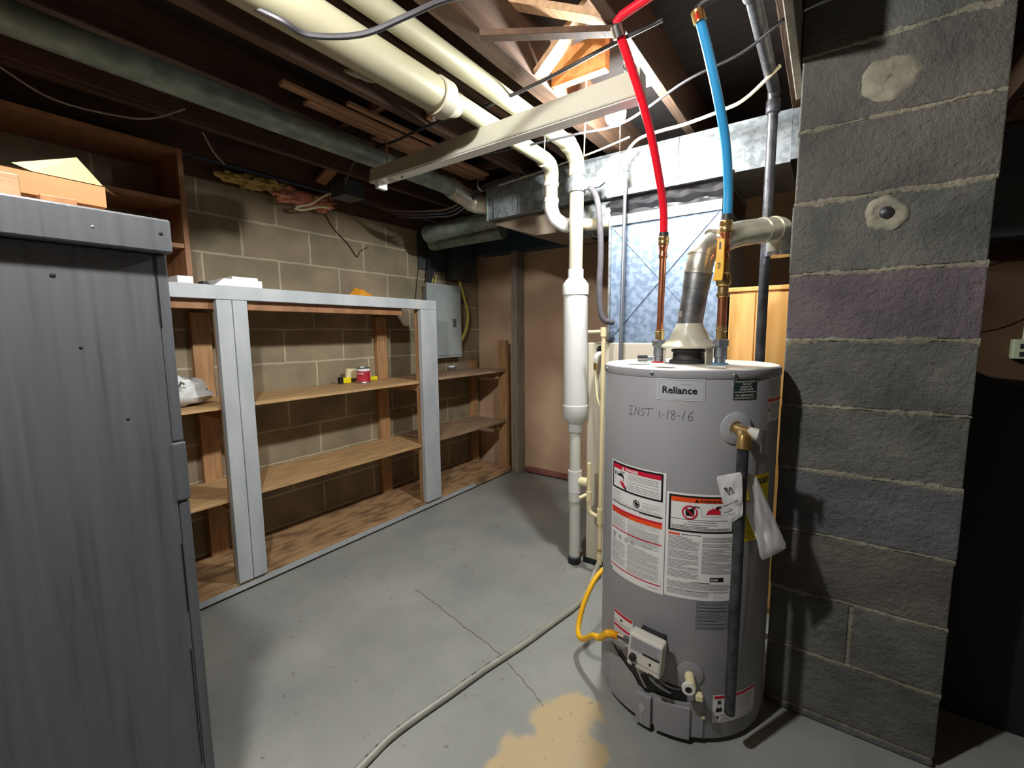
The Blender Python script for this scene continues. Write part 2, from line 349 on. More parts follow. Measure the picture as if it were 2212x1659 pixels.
# header beam that runs along the top of the partition
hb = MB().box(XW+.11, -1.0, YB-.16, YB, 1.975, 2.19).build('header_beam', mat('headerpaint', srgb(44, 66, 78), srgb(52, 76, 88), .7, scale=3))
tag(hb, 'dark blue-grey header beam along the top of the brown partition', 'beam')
st = MB().box(-2.285, -2.225, 3.25, YB, 0, 1.975).build('wall_stud', M['studgrey'], bevel=.003)
tag(st, 'grey weathered vertical stud standing against the brown partition beside the shelf end', 'stud')
sp_ = MB().box(-2.2, -1.1, YB-.05, YB, .012, .05).build('floor_plate', M['redbrown'], bevel=.004)
tag(sp_, 'rotten reddish wood plate at the foot of the brown partition', 'board')

# ---- ceiling joists
jx = [-2.70, -2.335, -1.955, -1.53, -1.19, -.58, -.155, .62, 1.02, 1.42, 1.82, 2.22]
jlab = {-2.70: 'dark ceiling joist tight above the left block wall', -2.335: 'dark ceiling joist left of the long galvanized pipe',
        -1.955: 'broad brown ceiling joist just above the long galvanized pipe', -1.53: 'brown ceiling joist with lit bottom edge left of the big cream pipe',
        -1.19: 'dark ceiling joist directly above the big cream pipe', -.58: 'ceiling joist lit orange right of the bare bulb',
        -.155: 'ceiling joist ending beside the block chimney and black gas pipe', .62: 'dark ceiling joist right of the chimney, nearest to it', 1.02: 'dark ceiling joist, second to the right of the chimney',
        1.42: 'dark ceiling joist, third to the right of the chimney', 1.82: 'dark ceiling joist, fourth to the right of the chimney', 2.22: 'dark ceiling joist nearest the right room wall'}
j0 = MB().box(-.019, .019, YF, YB-.17, 0, .19).build('ceiling_joist', M['dark_joist'], bevel=.002, origin=(0, 0, 0))
first = True
for x in jx:
    if x > .3: continue   # right of the chimney the photograph shows only darkness
    o = j0 if first else j0.copy()
    if not first: C.objects.link(o)
    first = False; o.location = (x, 0, ZJ); tag(o, jlab[x], 'joist', 'ceiling joists')
dj = MB().box(-.998, -.925, YF, YB-.17, ZJ, ZS).build('double_joist', M['dark_joist'], bevel=.002)
tag(dj, 'doubled ceiling joist with one side lit by the bulb, right of the slim cream pipe', 'joist')
gj = MB().box(.55, .59, YF, YB-.17, ZJ, ZS).build('edge_joist', M['dark_joist'])
tag(gj, 'dark ceiling joist just right of the block chimney', 'joist')
# ---- bridging between joists
def brace(name, p0, p1, wd, th, m, lab, upv=(0, 1, 0)):
    o = MB().beam(p0, p1, wd, th, upv, 0).build(name, m, bevel=.0015)
    return tag(o, lab, 'brace', 'bridging between the ceiling joists')
brace('bridging_brace', (-.92, 1.50, 2.215), (-.605, 1.42, 2.375), .02, .062, M['pine'], 'pale diagonal bridging brace rising right toward the bulb joist', (0, 1, 0))
brace('bridging_brace', (-.92, 1.34, 2.37), (-.605, 1.37, 2.22), .02, .062, M['pine'], 'pale diagonal bridging brace falling right, crossing its twin left of the bulb')
brace('bridging_brace', (-.915, 1.02, 2.37), (-.605, 1.10, 2.24), .02, .06, M['pine'], 'pale bridging brace high between joists, nearest the top of the picture')
brace('bridging_brace', (-1.93, 1.86, 2.22), (-1.56, 1.88, 2.37), .02, .06, M['dark_joist'], 'dark bridging brace left of the light fixture above the galvanized pipe')
brace('bridging_brace', (-1.93, 1.98, 2.37), (-1.56, 1.96, 2.23), .02, .06, M['lath'], 'reddish bridging brace crossing above the left end of the light fixture')
brace('bridging_brace', (-1.50, 1.52, 2.22), (-1.22, 1.54, 2.36), .02, .06, M['lath'], 'short orange bridging brace beside the big cream pipe cap')
brace('bridging_brace', (-2.67, 1.72, 2.23), (-2.36, 1.74, 2.37), .02, .07, M['upright'], 'brown bridging brace above the dark junction box')
o = MB().beam((-.93, 1.17, 2.189), (-.575, 1.40, 2.189), .035, .018).build('tie_board', M['dark_joist'], bevel=.002); tag(o, 'dark board nailed slantwise under the joists near the red tubing top', 'board')
# loose laths stored in the joist bay
for k, (x0, x1, y0, y1, z, lab) in enumerate([(-1.775, -1.735, .99, 2.25, 2.225, 'longest orange lath lying loose under the joists, right of the galvanized pipe'),
        (-1.83, -1.785, 1.12, 2.28, 2.222, 'reddish lath lying beside the longest lath, on its left'),
        (-1.885, -1.842, 1.5, 2.25, 2.226, 'reddish lath nearest the long galvanized pipe'),
        (-1.725, -1.70, 1.25, 1.9, 2.24, 'short dull lath right of the longest lath')]):
    o = MB().box(x0, x1, y0, y1, z, z+.014).build('loose_lath', M['lath'], bevel=.001); tag(o, lab, 'lath', 'loose laths in the joist bay')
for x0, x1, y, lab in [(-1.93, -1.56, 1.35, 'dark batten crossing above the laths toward the top left'), (-1.93, -1.56, 2.2, 'dark batten crossing above the laths near the fixture end')]:
    o = MB().box(x0, x1, y, y+.03, 2.245, 2.285).build('lath_support', M['dark_joist']); tag(o, lab, 'batten')
ob = MB().box(-.92, -.70, 1.59, 1.628, 2.21, 2.33).build('cross_blocking', mat('osb', srgb(196, 120, 62), srgb(226, 160, 96), .7, scale=26, bump=.3, bscale=40), bevel=.002)
tag(ob, 'bright orange blocking board between joists just above the light fixture', 'board')

# ---- chimney of concrete blocks
b = MB(); zs = [0, .028, .231, .434, .637, .840, 1.044, 1.247, 1.445, 1.655, 1.862, 2.07, 2.27, ZS]
mats = ['cb_grey', 'cb_green', 'cb_green', 'cb_brown', 'cb_grey', 'cb_green', 'cb_green', 'cb_purple', 'cb_green', 'cb_brown', 'cb_brown', 'cb_green', 'cb_green']
keys = ['mortar', 'cb_green', 'cb_brown', 'cb_purple', 'cb_grey']
CX0, CX1, CY0, CY1 = -.106, .327, 1.652, 2.10
b.box(CX0+.004, CX1-.004, CY0+.005, CY1-.004, 0, ZS, 0)
rr = random.Random(3)
for i in range(len(zs)-1):
    mi = keys.index(mats[i]); z0, z1 = zs[i]+.0045, zs[i+1]-.0045
    j = rr.uniform(-.003, .003)
    if i == 2: b.box(CX0, .105, CY0, CY1, z0, z1, mi); b.box(.115, CX1, CY0, CY1, z0, z1, mi)
    else: b.box(CX0+j, CX1+j, CY0+rr.uniform(-.001, .002), CY1, z0, z1, mi)
# smeared mortar along the joints: irregular raised ridges
def ridge(bb, x0, x1, z, hgt, seed):
    r = random.Random(seed); n = 44; vs = []; fs = []
    for i in range(n+1):
        x = x0+(x1-x0)*i/n; a = hgt*r.uniform(.3, 1.2)*(1+.5*math.sin(i*.35+seed)); c = hgt*r.uniform(.35, 1.4)*(1+.6*math.sin(i*.27+seed*2))
        vs += [(x, CY0+.003, z+a), (x, CY0-.0035*r.uniform(.3, 1.2), z+r.uniform(-.2, .2)*hgt), (x, CY0+.003, z-c)]
    for i in range(n):
        for k in range(2): q = i*3+k; fs.append((q, q+3, q+4, q+1))
    bb.add(vs, fs, 0)
for i, z in enumerate(zs[2:-1]): ridge(b, CX0, CX1, z, .012 if i % 2 else .008, i+5)
ch = b.build('chimney', [M[k] for k in keys], bevel=.004); tag(ch, 'square grey concrete block chimney standing right of the water heater', 'chimney')
def blob(cx, cz, r, yb, dep, seed, hole=0, amp=.16):
    rr = random.Random(seed); bb = MB(); seg = 40; rings = 9; vs = []; fs = []
    ph = [rr.uniform(0, 6.28) for _ in range(4)]
    def rad(a): return 1+amp*(.5*math.sin(2*a+ph[0])+.35*math.sin(3*a+ph[1])+.25*math.sin(5*a+ph[2])+.2*math.sin(9*a+ph[3]))
    for i in range(rings+1):
        t = i/rings
        for k in range(seg):
            a = 2*math.pi*k/seg; q = r*t*rad(a)
            h = dep*(1-t**6)*(.55+.45*math.sin(t*3.1+.4)) if not hole else dep*math.exp(-((t-.72)/.22)**2)-.0*t
            h += rr.uniform(-.0012, .0012)
            if i == rings: h = -.004
            vs.append((cx+q*math.cos(a), yb-h, cz+q*math.sin(a)*1.02))
    for i in range(rings):
        for k in range(seg): k2 = (k+1) % seg; fs.append((i*seg+k, i*seg+k2, (i+1)*seg+k2, (i+1)*seg+k))
    bb.add(vs, fs); return bb
blob(.098, 1.955, .062, CY0, .012, 4).build('cement_patch', M['cement'], ch, smooth=True)['label'] = 'pale round cement patch filling a hole high on the chimney'
pp = blob(.115, 1.597, .05, CY0, .008, 9, 1).build('cement_ring', M['cement'], ch, smooth=True); pp['label'] = 'rough cement ring around a capped hole'
MB().lathe([(.016, 0), (.016, .006), (.012, .009), (.001, .010)], (.115, CY0+.001, 1.60), (0, -1, 0), 20).build('hole_cap', M['blackiron'], pp, smooth=True)

# ================================================================ LONG SHELVING UNIT ALONG THE LEFT WALL
FX = -2.32
su = thing('shelving_unit', 'long built-in wooden shelving along the block wall with grey painted front posts', 'shelving', (-2.53, 1.9, 0))
Y0 = -1.2
MB().box(FX-.012, FX+.026, Y0, 2.335, 1.444, 1.508).build('top_rail', M['greysmooth'], su, bevel=.003)['label'] = 'grey painted front rail'
MB().box(XW+.003, FX-.013, Y0, 2.30, 1.486, 1.504).build('top_board', M['shelf_dirty'], su, bevel=.001)
MB().box(FX-.055, FX-.013, Y0, 2.05, 1.40, 1.484).build('rail_backer', M['bookwood'], su, bevel=.002)
for (ya, yb_) in [(.92, .986), (.989, 1.055), (2.185, 2.335)]:
    o = MB().box(FX-.012, FX+.0255, ya, yb_, .062, 1.443).build('front_post', M['greysmooth'], su, bevel=.003); o['label'] = 'grey painted front post'
MB().box(FX-.05, FX-.013, 2.19, 2.32, .062, 1.443).build('post_backer', M['upright'], su, bevel=.002)
MB().box(FX-.05, FX-.013, .93, 1.045, .062, 1.443).build('post_backer', M['upright'], su, bevel=.002)
for yc in (.96, 2.135):
    MB().box(XW+.003, XW+.042, yc, yc+.09, .062, 1.40).build('back_post', M['upright'], su, bevel=.002)
MB().box(XW+.003, XW+.042, 3.2, 3.29, .062, 1.02).build('back_post', M['upright'], su, bevel=.002)
MB().box(-2.412, FX+.0, 3.215, 3.253, .062, 1.21).build('end_post', M['upright'], su, bevel=.003)['label'] = 'bare wood end post against the partition'
for z in (.946, .49):
    MB().box(XW+.045, FX-.052, Y0, 2.30, z-.018, z).build('shelf_board', M['shelf'], su, bevel=.001)
    MB().box(FX-.0515, FX-.008, 1.06, 2.18, z-.018, z).build('shelf_edge', M['shelf'], su, bevel=.001)
    MB().box(FX-.0515, FX-.008, Y0, .915, z-.018, z).build('shelf_edge', M['shelf'], su, bevel=.001)
for z in (.955, .50):
    MB().box(XW+.045, FX-.0, 2.345, 3.21, z-.02, z).build('grimy_shelf_board', M['shelf_dirty'], su, bevel=.001)['label'] = 'grimy grey-brown shelf board of the far bay'
for yc in (.985, 2.24, 2.27, 3.19):
    for z in (.946, .49):
        if yc != 2.27: MB().box(XW+.045, FX-.055, yc-.045, yc-.007, z-.075, z-.0185).build('cleat', M['upright'], su, bevel=.002)
MB().box(XW+.003, FX-.03, Y0, 3.26, .045, .061).build('bottom_board', M['base_ply'], su, bevel=.001)
MB().box(FX-.0295, FX+.008, Y0, 3.26, .012, .061).build('bottom_plate', M['base_ply'], su, bevel=.003)
MB().box(FX+.0083, FX+.0095, Y0, 2.75, .016, .046).build('plate_paint', M['greysmooth'], su)['label'] = 'strip of grey paint on the bottom plate'
MB().box(XW+.003, FX-.035, Y0, 3.26, .0, .044).build('plinth_shade', M['black'], su)  # black colour stands for the shadow in the gap below the plate

# near grey unit with painted end panel
ge = thing('storage_cabinet', 'large grey painted plywood cabinet end panel filling the left foreground', 'cabinet', (-1.7, -.3, 0))
b = MB().box(-1.125, -1.10, -1.5, .337, 0, 1.441)
b.build('end_panel', M['greyend'], ge, bevel=.003)
MB().box(-1.122, -1.1, .3378, .358, 0, .93).build('corner_trim', M['greyend'], ge, bevel=.003)
MB().box(-1.122, -1.1, .3378, .358, 1.06, 1.441).build('corner_trim', M['greyend'], ge, bevel=.003)
MB().box(-1.122, -1.0975, .334, .3605, .932, 1.058).build('trim_patch', M['greyend'], ge, bevel=.004)
MB().box(-1.125, -1.078, -1.5, .363, 1.442, 1.507).build('top_rail', M['greyend'], ge, bevel=.004)
MB().box(-2.29, -1.126, -1.5, .36, 1.488, 1.506).build('top_board', M['shelf_dirty'], ge)
MB().box(-2.29, -1.126, -.5, -.48, 0.0, 1.487).build('back_panel', M['shelf_dirty'], ge)
for z in (.1, .55, 1.0): MB().box(-2.28, -1.127, -.479, .33, z, z+.018).build('shelf_board', M['shelf'], ge)
for (y, z, r_) in [(.245, 1.473, .003), (.345, 1.478, .004)]:
    MB().lathe([(r_, 0), (.001, .0008)], (-1.078, y, z), (1, 0, 0), 12).build('nail_head' if y < .3 else 'knot', M['steel' if y < .3 else 'lblack'], ge)
for (y, z, r_) in [(.19, 1.385, .0045), (.215, 1.26, .003), (.27, 1.12, .003)]:
    MB().lathe([(r_, 0), (.001, .0008)], (-1.0998, y, z), (1, 0, 0), 12).build('knot', M['lblack'], ge)
for (y, za, zb, wd) in [(.3376, 1.30, 1.441, .0032), (.335, .985-.3, .84, .002), (.333, .32, .6, .0025)]:
    MB().box(-1.1, -1.0992, y-wd/2, y+wd/2, za, zb).build('crack', M['lblack'], ge)

# ---- brown bookcase standing on the top shelf
bk = thing('bookcase', 'brown wooden bookcase standing on the top shelf against the block wall', 'bookcase', (-2.6, .3, 1.508))
MB().box(XW+.005, -2.45, .872, .894, 1.5085, 2.12).build('side_panel', M['bookwood'], bk, bevel=.001)
MB().box(XW+.005, -2.45, -.6, -.578, 1.5085, 2.12).build('side_panel', M['bookwood'], bk, bevel=.001)
MB().box(XW+.005, -2.451, -.577, .871, 2.10, 2.12).build('top_panel', M['bookwood'], bk, bevel=.001)
for z in (1.885, 1.69): MB().box(XW+.005, -2.451, -.577, .871, z-.01, z+.01).build('shelf_board', M['bookwood'], bk, bevel=.001)

# ---- things on the shelves
def bx_thing(name, lab, cat, parts, group=None):
    pass
# white folded box on the rail
b = MB().prism([(.93, 1.51), (1.15, 1.51), (1.15, 1.545), (.975, 1.545)], 'x', -2.52, -2.33)
o = b.build('white_box', M['white'], bevel=.002); tag(o, 'flat white cardboard box lying on the grey rail beside the bookcase', 'box')
lid = MB().box(-2.5, -2.35, 1.02, 1.14, 1.5455, 1.56).build('box_lid', M['white'], o, bevel=.002)
o = MB().box(-2.5, -2.36, .80, .862, 1.509, 1.545).build('white_carton', M['white'], bevel=.003); tag(o, 'small white carton on the rail half hidden behind the grey cabinet', 'box')
b = MB().box(-2.44, -2.35, .87+.026, .925, 1.509, 1.52); b.box(-2.42, -2.36, .9, .92, 1.52, 1.528)
o = b.build('black_bracket', M['black'], bevel=.001); tag(o, 'small black metal piece on the rail between the two white boxes', 'hardware')
# orange object
b = MB().add([(-2.63, 1.83, 1.508), (-2.5, 1.84, 1.508), (-2.49, 2.02, 1.508), (-2.62, 2.06, 1.508), (-2.58, 1.87, 1.585), (-2.53, 1.9, 1.57), (-2.55, 2.0, 1.53)],
             [(0, 1, 5, 4), (1, 2, 6, 5), (2, 3, 6), (3, 0, 4, 6), (4, 5, 6), (0, 3, 2, 1)])
o = b.build('orange_scoop', M['orange'], bevel=.004, smooth=True); tag(o, 'orange plastic wedge lying on the top shelf near the wall', 'scoop')
# red paint can
can = thing('paint_can', 'small red and white labelled can on the middle shelf', 'can', (-2.58, 1.905, .9465))
cx, cy, cz = -2.58, 1.905, .9465
MB().lathe([(.044, 0), (.046, .002), (.046, .006), (.0445, .008), (.0445, .1), (.046, .102), (.046, .106), (.041, .107), (.040, .103), (.001, .103)], (cx, cy, cz), seg=36).build('body', M['steel'], can, smooth=True)
MB().lathe([(.0452, .01), (.0452, .082)], (cx, cy, cz), seg=36, caps=False).build('red_label', M['canred'], can, smooth=True)
MB().lathe([(.0452, .0825), (.0452, .098)], (cx, cy, cz), seg=36, caps=False).build('white_band', M['white'], can, smooth=True)
v, fcs = text_mesh('BULLS EYE', .012, .0006)
def on_can(p, r=.0462, z0=.062, a0=-1.15): return (cx+r*math.cos(a0+(p[0]-.03)/r), cy+r*math.sin(a0+(p[0]-.03)/r), cz+z0+p[1])
o = MB().add([on_can(p) for p in v], fcs).build('can_lettering', M['white'], can)
# yellow and black tool lying behind the can
tl = thing('caulk_tool', 'yellow and white plastic piece lying behind the red can', 'tool', (-2.66, 1.93, .9465))
MB().box(-2.68, -2.65, 1.80, 1.86, .947, .985).build('yellow_foot', M['lyellow'], tl, bevel=.006); MB().box(-2.68, -2.65, 2.0, 2.08, .947, .975).build('yellow_foot', M['lyellow'], tl, bevel=.006)
MB().prism([(1.83, .975), (2.04, .97), (2.02, 1.03), (1.84, 1.045)], 'x', -2.688, -2.66).build('white_body', M['cream'], tl, bevel=.006)
MB().box(-2.685, -2.655, 1.775, 1.80, .947, .99).build('black_end', M['black'], tl, bevel=.003)
# crumpled plastic shopping bag
def lumpy(c, rad, seed, amp=.18, seg=26, rings=16, flat=0):
    rr = random.Random(seed); ph = [[rr.uniform(0, 6.28) for _ in range(3)] for _ in range(7)]; bb = MB(); vs = []; fs = []
    for i in range(rings+1):
        th = math.pi*i/rings
        for k in range(seg):
            a = 2*math.pi*k/seg; d = Vector((math.sin(th)*math.cos(a), math.sin(th)*math.sin(a), math.cos(th)))
            q = 1+amp*sum(math.sin((n+1.5)*d.x*2.2+p[0])*math.sin((n+1)*d.y*2.4+p[1])*math.cos((n+1)*d.z*2+p[2])/(1+.35*n) for n, p in enumerate(ph))
            p = Vector((c[0]+rad[0]*d.x*q, c[1]+rad[1]*d.y*q, c[2]+rad[2]*d.z*q))
            if p.z < flat: p.z = flat
            vs.append(p)
    for i in range(rings):
        for k in range(seg): k2 = (k+1) % seg; fs.append((i*seg+k, (i+1)*seg+k, (i+1)*seg+k2, i*seg+k2))
    bb.add(vs, fs); return bb
bagp = lumpy((-2.50, .77, 1.005), (.11, .17, .075), 5, .2, flat=.947).build('plastic_bag', M['bagwhite'], smooth=True); tag(bagp, 'crumpled white plastic shopping bag with black lettering on the left shelf', 'bag')
lb = lumpy((-2.51, .69, 1.07), (.07, .10, .055), 8, .25, flat=.96).build('bag_fold', M['bagwhite'], bagp, smooth=True)
v, fcs = text_mesh('Dollar', .055, .002)
ca, sa = math.cos(-.55), math.sin(-.55)
MB().add([(-2.375-.35*(p[1]), .665+(p[0]*ca-p[1]*sa), 1.115+(p[0]*sa+p[1]*ca)) for p in v], fcs).build('bag_lettering', M['lblack'], bagp)
# chrome piece on the far shelf
o = MB().box(-2.67, -2.62, 2.82, 2.9, .9555, .985).build('door_latch', M['chrome'], bevel=.006); tag(o, 'small shiny metal latch on the far shelf below the breaker panel', 'hardware')
MB().box(-2.665, -2.63, 2.83, 2.885, .9852, .999).build('bracket', M['white'], o, bevel=.003)
# cardboard tray on the near cabinet
tr = thing('cardboard_tray', 'open cardboard tray with a raised flap on top of the grey cabinet', 'box', (-1.3, .1, 1.508))
b = MB(); b.beam((-1.19, -.25, 1.563), (-1.22, .302, 1.560), .005, .04, (0, 0, 1)); b.build('front_side', M['card'], tr)
b = MB(); b.beam((-1.48, -.25, 1.563), (-1.50, .27, 1.560), .005, .04, (0, 0, 1)); b.build('back_side', M['card'], tr)
b = MB(); b.beam((-1.223, .30, 1.560), (-1.50, .268, 1.560), .005, .04, (0, 0, 1)); b.build('end_side', M['card'], tr)
MB().add([(-1.19, -.25, 1.541), (-1.22, .3, 1.538), (-1.50, .27, 1.538), (-1.48, -.25, 1.541), (-1.19, -.25, 1.544), (-1.22, .3, 1.541), (-1.50, .27, 1.541), (-1.48, -.25, 1.544)], [(3, 2, 1, 0), (4, 5, 6, 7), (0, 1, 5, 4), (1, 2, 6, 5), (2, 3, 7, 6), (3, 0, 4, 7)]).build('base', M['card'], tr)
MB().add([(-1.215, .20, 1.583), (-1.222, .303, 1.583), (-1.33, .335, 1.600), (-1.335, .29, 1.66), (-1.25, .18, 1.60), (-1.33, .335, 1.603), (-1.31, .345, 1.587)],
         [(0, 1, 2, 3), (0, 3, 4), (1, 6, 5, 2)]).build('flap', M['cardin'], tr)
o = MB().box(-1.17, -1.10, -.1, .165, 1.5085, 1.545).build('wood_offcut', M['pine'], bevel=.002); tag(o, 'pale wood offcut on the cabinet top in front of the cardboard tray', 'offcut')
for y in (-.1, .25):
    o = MB().box(-1.47, -1.18, y-.05, y+.0, 1.5085, 1.538).build('scrap_block', M['bookwood'], bevel=.002); tag(o, 'scrap wood block under the ' + ('near' if y < 0 else 'far') + ' end of the cardboard tray', 'block')
# ---- right side of the shelving: panel, boxes and cables
pn = thing('breaker_panel', 'grey metal electrical breaker panel on the block wall above the far shelf', 'panel', (XW, 2.8, 1.1))
MB().box(XW, -2.665, 2.645, 2.985, 1.10, 1.66).build('box', M['panelgrey'], pn, bevel=.003)
MB().box(-2.6645, -2.652, 2.60, 3.005, 1.07, 1.685).build('cover', M['panelgrey'], pn, bevel=.002)
MB().box(-2.6515, -2.644, 2.66, 2.99, 1.09, 1.63).build('door', M['panelgrey'], pn, bevel=.003)
o = MB().box(-2.6435, -2.639, 2.885, 2.925, 1.33, 1.40).build('latch', M['steel'], pn, bevel=.001)
bb_ = MB().box(XW, -2.63, 2.92, 3.19, 1.735, 2.06).build('service_disconnect', M['darkbox'], bevel=.004); tag(bb_, 'black metal service box mounted above and right of the breaker panel', 'box')
wb = MB().box(XW, XW+.018, 2.60, 2.9, 1.80, 2.08).build('backer_board', M['darkbox']); tag(wb, 'dark backer board on the block wall above the breaker panel', 'board')
def cable(name, pts, r, m, lab, cat='cable', group=None, n=8, seg=8):
    o = MB().tube(smoothpath(pts, n), r, seg).build(name, m, smooth=True); return tag(o, lab, cat, group)
for k in range(4):
    d = (k-1.5)*.008
    cable('yellow_cable', [(-2.69+d*.3, 3.03+d, 1.735), (-2.68, 3.07+d, 1.62), (-2.665, 3.11+d*.8, 1.45), (-2.67, 3.08+d, 1.3), (-2.69, 3.0+d*.5, 1.19-.012*k), (-2.705, 2.985, 1.17-.012*k)], .0038, M['yelcable'],
          ['innermost', 'second', 'third', 'outermost'][k]+' yellow cable looping from the black service box into the breaker panel', 'cable', 'yellow cables beside the breaker panel')
for k in range(2):
    cable('yellow_wire', [(-2.70, 2.68+.03*k, 1.66), (-2.69, 2.70+.03*k, 1.70), (-2.71, 2.74+.03*k, 1.76)], .005, M['yelcable'], ['left', 'right'][k]+' short yellow cable entering the top of the breaker panel', 'cable', 'yellow cables entering the panel top')
for k in range(5):
    cable('black_feed_cable', [(-2.70, 2.655+.016*k, 1.70), (-2.70, 2.665+.016*k, 1.8), (-2.69, 2.69+.018*k, 2.0), (-2.6, 2.72+.03*k, 2.15)], .006, M['blackrub'],
          ['leftmost', 'second from left', 'middle', 'fourth from left', 'rightmost'][k]+' black cable running down the wall into the breaker panel', 'cable', 'black cables above the breaker panel')
cable('thin_wall_wire', [(-2.748, 2.55, 1.2), (-2.748, 2.555, 1.5), (-2.748, 2.575, 1.65), (-2.748, 2.62, 1.9), (-2.748, 2.64, 2.05)], .004, M['black'], 'thin black wire running down the block wall left of the panel')
hk = MB().beam((-2.735, 3.03, 1.50), (-2.735, 3.1, 1.56), .02, .02).build('cable_clamp', M['black']); tag(hk, 'short black clamp on the wall right of the breaker panel', 'clamp')

# insulation and junction box at the wall top
def tuft(c, rad, seed, nm, m, lab):
    r = random.Random(seed); bb = MB()
    for k in range(9):
        cc = (c[0]+r.uniform(-.4, .4)*rad[0], c[1]+r.uniform(-.8, .8)*rad[1], c[2]+r.uniform(-.5, .5)*rad[2])
        q = lumpy(cc, (rad[0]*r.uniform(.4, .7), rad[1]*r.uniform(.25, .5), rad[2]*r.uniform(.4, .8)), seed*10+k, .5, 18, 12); bb.add(q.v, q.f)
    o = bb.build(nm, m, smooth=True); return tag(o, lab, 'insulation')
tuft((-2.69, 1.62, 2.105), (.06, .17, .045), 3, 'pink_insulation', M['insul'], 'torn pink fibreglass insulation bulging over the wall top')
tuft((-2.70, 1.34, 2.14), (.06, .19, .04), 12, 'yellow_insulation', M['insul_y'], 'dusty yellow fibreglass insulation left of the pink piece')
jb = thing('junction_box', 'dark metal junction box hanging under the joists above the shelving', 'box', (-2.45, 1.76, 2.1))
MB().box(-2.52, -2.38, 1.69, 1.83, 2.10, 2.199).build('box', M['darkbox'], jb, bevel=.004)
MB().box(-2.53, -2.521, 1.70, 1.73, 2.12, 2.16).build('connector', M['cpvc'], jb, bevel=.002)
cable('white_cable_end', [(-2.525, 1.71, 2.14), (-2.56, 1.66, 2.11), (-2.60, 1.60, 2.06), (-2.64, 1.53, 2.035)], .007, M['cream'], 'cream cable hanging out of the junction box, upper one')
cable('white_cable_end', [(-2.62, 1.74, 2.07), (-2.63, 1.68, 2.065), (-2.65, 1.58, 2.03), (-2.655, 1.53, 2.03)], .007, M['cream'], 'cream cable end hanging lowest in front of the pink insulation')
cable('hanging_wire', [(-2.74, 1.77, 2.09), (-2.745, 1.85, 1.98), (-2.745, 1.95, 1.9), (-2.745, 2.02, 1.82), (-2.745, 2.05, 1.86), (-2.745, 2.12, 1.9)], .003, M['dark_joist'], 'thin brown wire looping down over the block wall')
cable('ceiling_wire', [(-2.3, .3, 2.19), (-2.3, .45, 2.12), (-2.25, .62, 2.11), (-2.22, .72, 2.13), (-2.18, .82, 2.19)], .004, M['studgrey'], 'thin pale wire sagging below the joists near the bookcase')
cable('ceiling_wire', [(-2.36, .95, 2.19), (-2.39, 1.0, 2.13), (-2.43, 1.06, 2.10)], .004, M['studgrey'], 'short pale wire dangling above the bookcase corner')

# ================================================================ DUCTS
du = thing('trunk_duct', 'long rectangular galvanized trunk duct below the joists behind the furnace', 'duct', (-1.0, 2.5, 1.97))
MB().box(-1.752, -.165, 2.25, 2.72, 1.968, 2.178).build('duct_body', [M['galv']], du, bevel=.002)
for x in (-1.70, -1.52, -1.28, -.98, -.62, -.42, -.24):
    MB().box(x-.004, x+.004, 2.2455, 2.2495, 1.972, 2.174).build('seam', M['galv'], du, bevel=.001)
MB().box(-1.758, -1.748, 2.243, 2.73, 1.962, 2.182).build('end_cap', M['galv_dull'], du, bevel=.001)
MB().prism([(-1.74, 1.95), (-1.66, 1.92), (-1.44, 1.845), (-1.2, 1.84), (-1.2, 1.966), (-1.74, 1.966)], 'y', 2.3, 2.7).build('lower_transition', M['duct_under'], du, bevel=.002)
# round ducts
rd = thing('round_duct', 'dusty round duct running left from the trunk duct, the upper one', 'duct', (-2.1, 2.34, 2.0), 'round ducts at the trunk end')
MB().tube([(-1.76, 2.42, 2.03), (-2.36, 2.42, 2.005)], .062, 24).build('pipe', M['galv_dull'], rd, smooth=True)
MB().tube([(-2.36, 2.42, 2.005), (-2.44, 2.42, 2.0)], .066, 24).build('collar', M['galv_dull'], rd, smooth=True)
rd2 = thing('round_duct', 'dusty round duct running left below and behind the upper one', 'duct', (-2.1, 2.6, 1.95), 'round ducts at the trunk end')
MB().tube([(-1.905, 2.62, 1.985), (-2.50, 2.62, 1.98)], .05, 24).build('pipe', M['galv_dull'], rd2, smooth=True)
MB().tube([(-2.50, 2.62, 1.98), (-2.6, 2.62, 1.98)], .053, 24).build('collar', M['galv_dull'], rd2, smooth=True)
gp = thing('galvanized_pipe', 'long green-grey galvanized round pipe running under the joists', 'pipe', (-1.88, 1, 2.14))
MB().tube([(-1.878, -1.4, 2.15), (-1.88, 1.50, 2.143), (-1.88, 1.501, 2.143), (-1.88, 2.06, 2.138)], .046, 28).build('pipe', M['galv_dull'], gp, smooth=True)
MB().tube([(-1.88, 1.60, 2.143), (-1.88, 1.66, 2.143)], .0475, 28).build('joint', M['galv'], gp, smooth=True)
el = [(-1.88, 2.055, 2.137), (-1.885, 2.16, 2.12), (-1.87, 2.26, 2.09), (-1.80, 2.30, 2.075), (-1.76, 2.31, 2.07)]
MB().tube(smoothpath(el, 5), .056, 24).build('elbow', M['aluvent'], gp, smooth=True)
for t in (2.1, 2.2): MB().tube([(-1.884, t, 2.13-.15*(t-2.1)), (-1.884, t+.012, 2.128-.15*(t-2.1))], .0585, 24).build('elbow_rib', M['aluvent'], gp, smooth=True)

